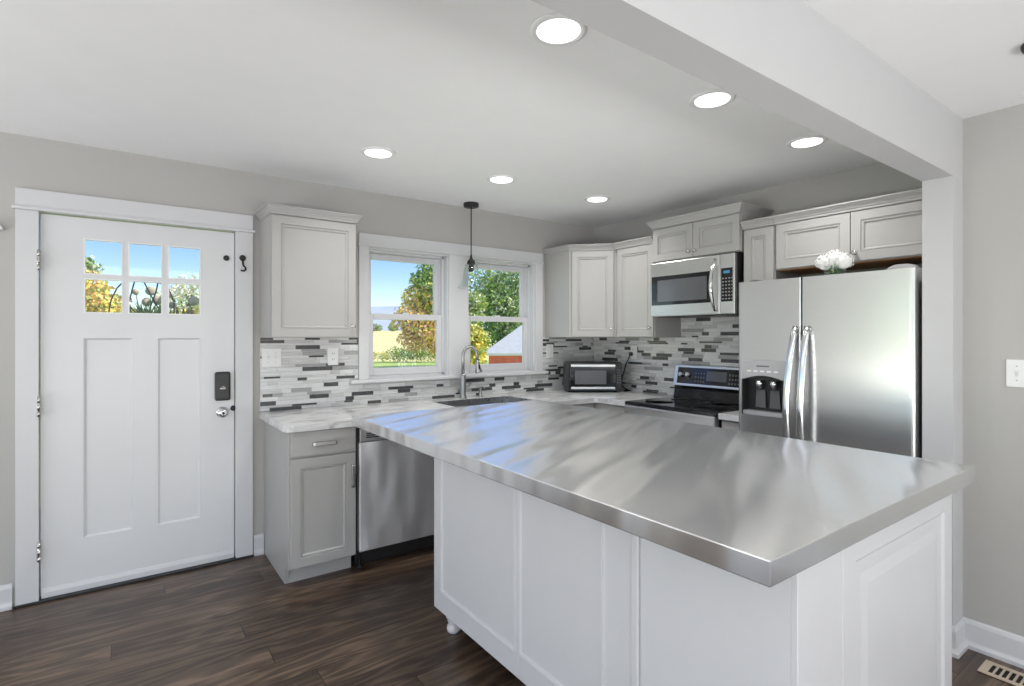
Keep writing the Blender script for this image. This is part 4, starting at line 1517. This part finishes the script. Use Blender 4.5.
# tall weeds along the edge of the field
rng = random.Random(14)
b = at(400, 54)
bl = []
for k in range(34):
    u = 300 + k * 5.2 + rng.uniform(-2, 2)
    dp = 54 + rng.uniform(-0.8, 0.8)
    x, y = at(u, dp)
    r = rng.uniform(0.5, 0.95)
    if 392 < u < 428:
        r += 0.25
    sel = [0, 1, 4] if 388 < u < 432 else ([2, 3, 1] if u < 388 else [5, 3, 0])
    bl.append((x - b[0], y - b[1], 0.35 + r * 0.55, r, sel))
t = tree('tall_weeds', 'band of tall green and straw weeds along the field edge below the left window', b[0], b[1], GZ, 0, bl, ['leaf_green', 'leaf_lime', 'leaf_pale', 'leaf_yellow', 'leaf_dark', 'leaf_rust'], 5000, 0.13, 20, 'weeds')
t['kind'] = 'stuff'
# far trees at the top of the field
proto = None
rng = random.Random(31)
far = [(336, 236), (355, 240), (374, 236), (393, 240), (412, 237), (431, 240)]
names = ['first', 'second', 'third', 'fourth', 'fifth', 'sixth', 'seventh', 'eighth', 'ninth']
for k, (u, dp) in enumerate(far):
    b = at(u, dp)
    z = 3.6
    if proto is None:
        t = tree('distant_tree', 'x', b[0], b[1], z, 0.8, [(0, 0, 2.0, 2.3), (2.0, 0.4, 1.7, 1.9), (-2.0, -0.4, 1.8, 2.0)], ['leaf_green', 'leaf_dark', 'leaf_pale'], 900, 0.4, 40, 'tree', 'distant trees at the top of the field')
        proto = t
    else:
        t = copy_tree(proto)
        t.location = (b[0], b[1], z)
        t.rotation_euler = (0, 0, k * 1.3)
        s = rng.uniform(0.9, 1.1)
        t.scale = (s, s, s)
    t['label'] = 'distant green tree on the field horizon, %s of the far row from the left' % names[k]

# barn
bx0, by0 = at(483, 24)
t = thing('red_barn', 'low red barn with a grey hipped roof and white eave', 'barn', (bx0, by0, GZ), 0)
t.rotation_euler = (0, 0, math.atan2(R2.y, R2.x) + 0.02)
BWd, BDp, BH = 6.0, 5.0, 1.80
MB().box(0.25, BWd - 0.25, 0.25, BDp - 0.25, 0, BH - 0.05).build('wall', 'barn_red', t)
MB().box(0.0, BWd, 0.0, BDp, BH - 0.05, BH + 0.05).build('eave', 'barn_trim', t)
mb = MB()
e = 0.02
v = [mb.bm.verts.new(p) for p in ((-e, -e, BH + 0.05), (BWd + e, -e, BH + 0.05), (BWd + e, BDp + e, BH + 0.05), (-e, BDp + e, BH + 0.05), (2.2, BDp / 2, BH + 1.65), (BWd - 2.2, BDp / 2, BH + 1.65))]
for f in ((0, 1, 5, 4), (1, 2, 5), (2, 3, 4, 5), (3, 0, 4), (3, 2, 1, 0)):
    mb.bm.faces.new([v[i] for i in f])
mb.build('roof', 'barn_roof', t)

# what shows through the small panes of the door
struct('porch_floor', MB().box(-2.2, 1.6, 3.93, 6.2, -0.25, -0.06), 'porch_boards', 'grey porch boards outside the entry door', 'porch')
b = at(66, 17)
bl = [(*rel(u, v, dp, b), r) for u, v, dp, r in ((92, 300, 17, 0.75), (84, 288, 17, 0.7), (104, 305, 17, 0.6), (78, 310, 17, 0.9), (112, 314, 16.5, 0.6), (96, 316, 16.5, 0.8))]
tree('deciduous_tree', 'bright yellow autumn tree in the lower left door panes', b[0], b[1], GZ, 1.8, bl, ['leaf_yellow', 'leaf_orange', 'leaf_lime'], 3000, 0.11, 51)
b = at(78, 22)
bl = [(*rel(u, v, dp, b), r) for u, v, dp, r in ((86, 262, 22, 0.35), (92, 268, 22, 0.35), (84, 272, 22, 0.5), (80, 265, 22, 0.5))]
tree('deciduous_tree', 'thin green tree top in the upper left door pane', b[0], b[1], GZ, 4.0, bl, ['leaf_green', 'leaf_pale'], 420, 0.13, 52)
b = at(192, 20)
bl = [(*rel(u, v, dp, b), r) for u, v, dp, r in ((190, 288, 20, 0.7), (180, 296, 20, 0.7), (200, 296, 20, 0.8), (170, 300, 20, 0.6))]
tree('bare_tree', 'pale nearly bare tree in the lower right door pane', b[0], b[1], GZ, 2.2, bl, ['twig_pale', 'leaf_pale'], 900, 0.09, 53, branches=9)
b = at(200, 26)
bl = [(*rel(u, v, dp, b), r) for u, v, dp, r in ((188, 314, 26, 0.7), (198, 314, 26, 0.8), (206, 312, 26, 0.9), (176, 318, 26, 0.7))]
tree('garden_shrub', 'low yellow shrub in the bottom right door pane', b[0], b[1], GZ, 1.0, bl, ['leaf_yellow', 'leaf_lime'], 1200, 0.13, 54, 'shrub')

px, py = at(146, 3.75)
t = thing('porch_planter', 'porch planter with round cream seed heads and an arched black iron trellis', 'planter', (px, py, -0.06))
mb = MB()
mb.lathe([(0.20, 0.0), (0.20, 0.05), (0.12, 0.09), (0.10, 0.5), (0.12, 0.72), (0.16, 0.78), (0.26, 1.05), (0.29, 1.30), (0.30, 1.34)], seg=28)
mb.build('urn', 'urn_clay', t)
MB().lathe([(0.28, 1.341), (0.28, 1.352)], seg=28).build('soil', 'soil', t)
ux = Vector((R2.x, R2.y, 0))


def pl(u, v, off=0.0):
    k = 3.75 + off
    return ux * ((u - 146) / 538.5 * k) + Vector((F2.x, F2.y, 0)) * off + Vector((0, 0, 1.4 + (336.6 - v) / 538.5 * k + 0.06))


mb = MB()
for crv in (((109, 326), (109, 310), (111, 300), (117, 288), (124, 281)), ((136, 276), (132, 290), (129, 302), (131, 316), (140, 328)), ((142, 278), (150, 294), (158, 308), (170, 326)),
            ((158, 282), (156, 292), (152, 302), (148, 314), (142, 328)), ((164, 286), (170, 292), (174, 302), (174, 314), (172, 328))):
    mb.tube([pl(u, v) for u, v in crv], 0.0045, 8)
mb.tube([pl(155, 282), pl(158, 282.3), pl(163, 284.5)], 0.0045, 8)
mb.build('trellis', 'black_iron', t)
rng = random.Random(77)
for k, (u, v, r) in enumerate(((118, 301, 0.030), (141, 291, 0.032), (137, 302, 0.030), (148, 300, 0.034), (160, 294, 0.026), (184, 301, 0.034), (126, 292, 0.022), (163, 305, 0.026))):
    c = pl(u, v, 0.10)
    mb = MB()
    mb.ball(tuple(c), r, 3, jitter=0.10, rng=rng)
    h = mb.build('seed_head', 'petal_cream', t)
    foot = Vector((c.x * 0.3, c.y * 0.3, 1.34))
    mb = MB()
    mb.tube([foot, foot.lerp(c, 0.5) + Vector((0.01, 0, 0.02)), c], 0.003, 6)
    mb.build('stem', 'stem_green', h)
MB().ball(tuple(pl(131, 304, -0.03)), 0.022, 2, (1, 1, 0.7), jitter=0.12, rng=rng).build('flower_head', 'petal_white', t)
mb = MB()
for k in range(70):
    u = rng.uniform(112, 172)
    b0 = pl(u * 0.4 + 146 * 0.6, 326, rng.uniform(-0.05, 0.12))
    tip = pl(u, rng.uniform(298, 312), rng.uniform(-0.06, 0.14))
    w = ux * 0.006
    mid = b0.lerp(tip, 0.55) + Vector((0, 0, 0.015))
    vs = [mb.bm.verts.new(p) for p in (b0 - w, b0 + w, mid + w, tip, mid - w)]
    mb.bm.faces.new(vs)
mb.build('leaves', ['stem_green'], t)
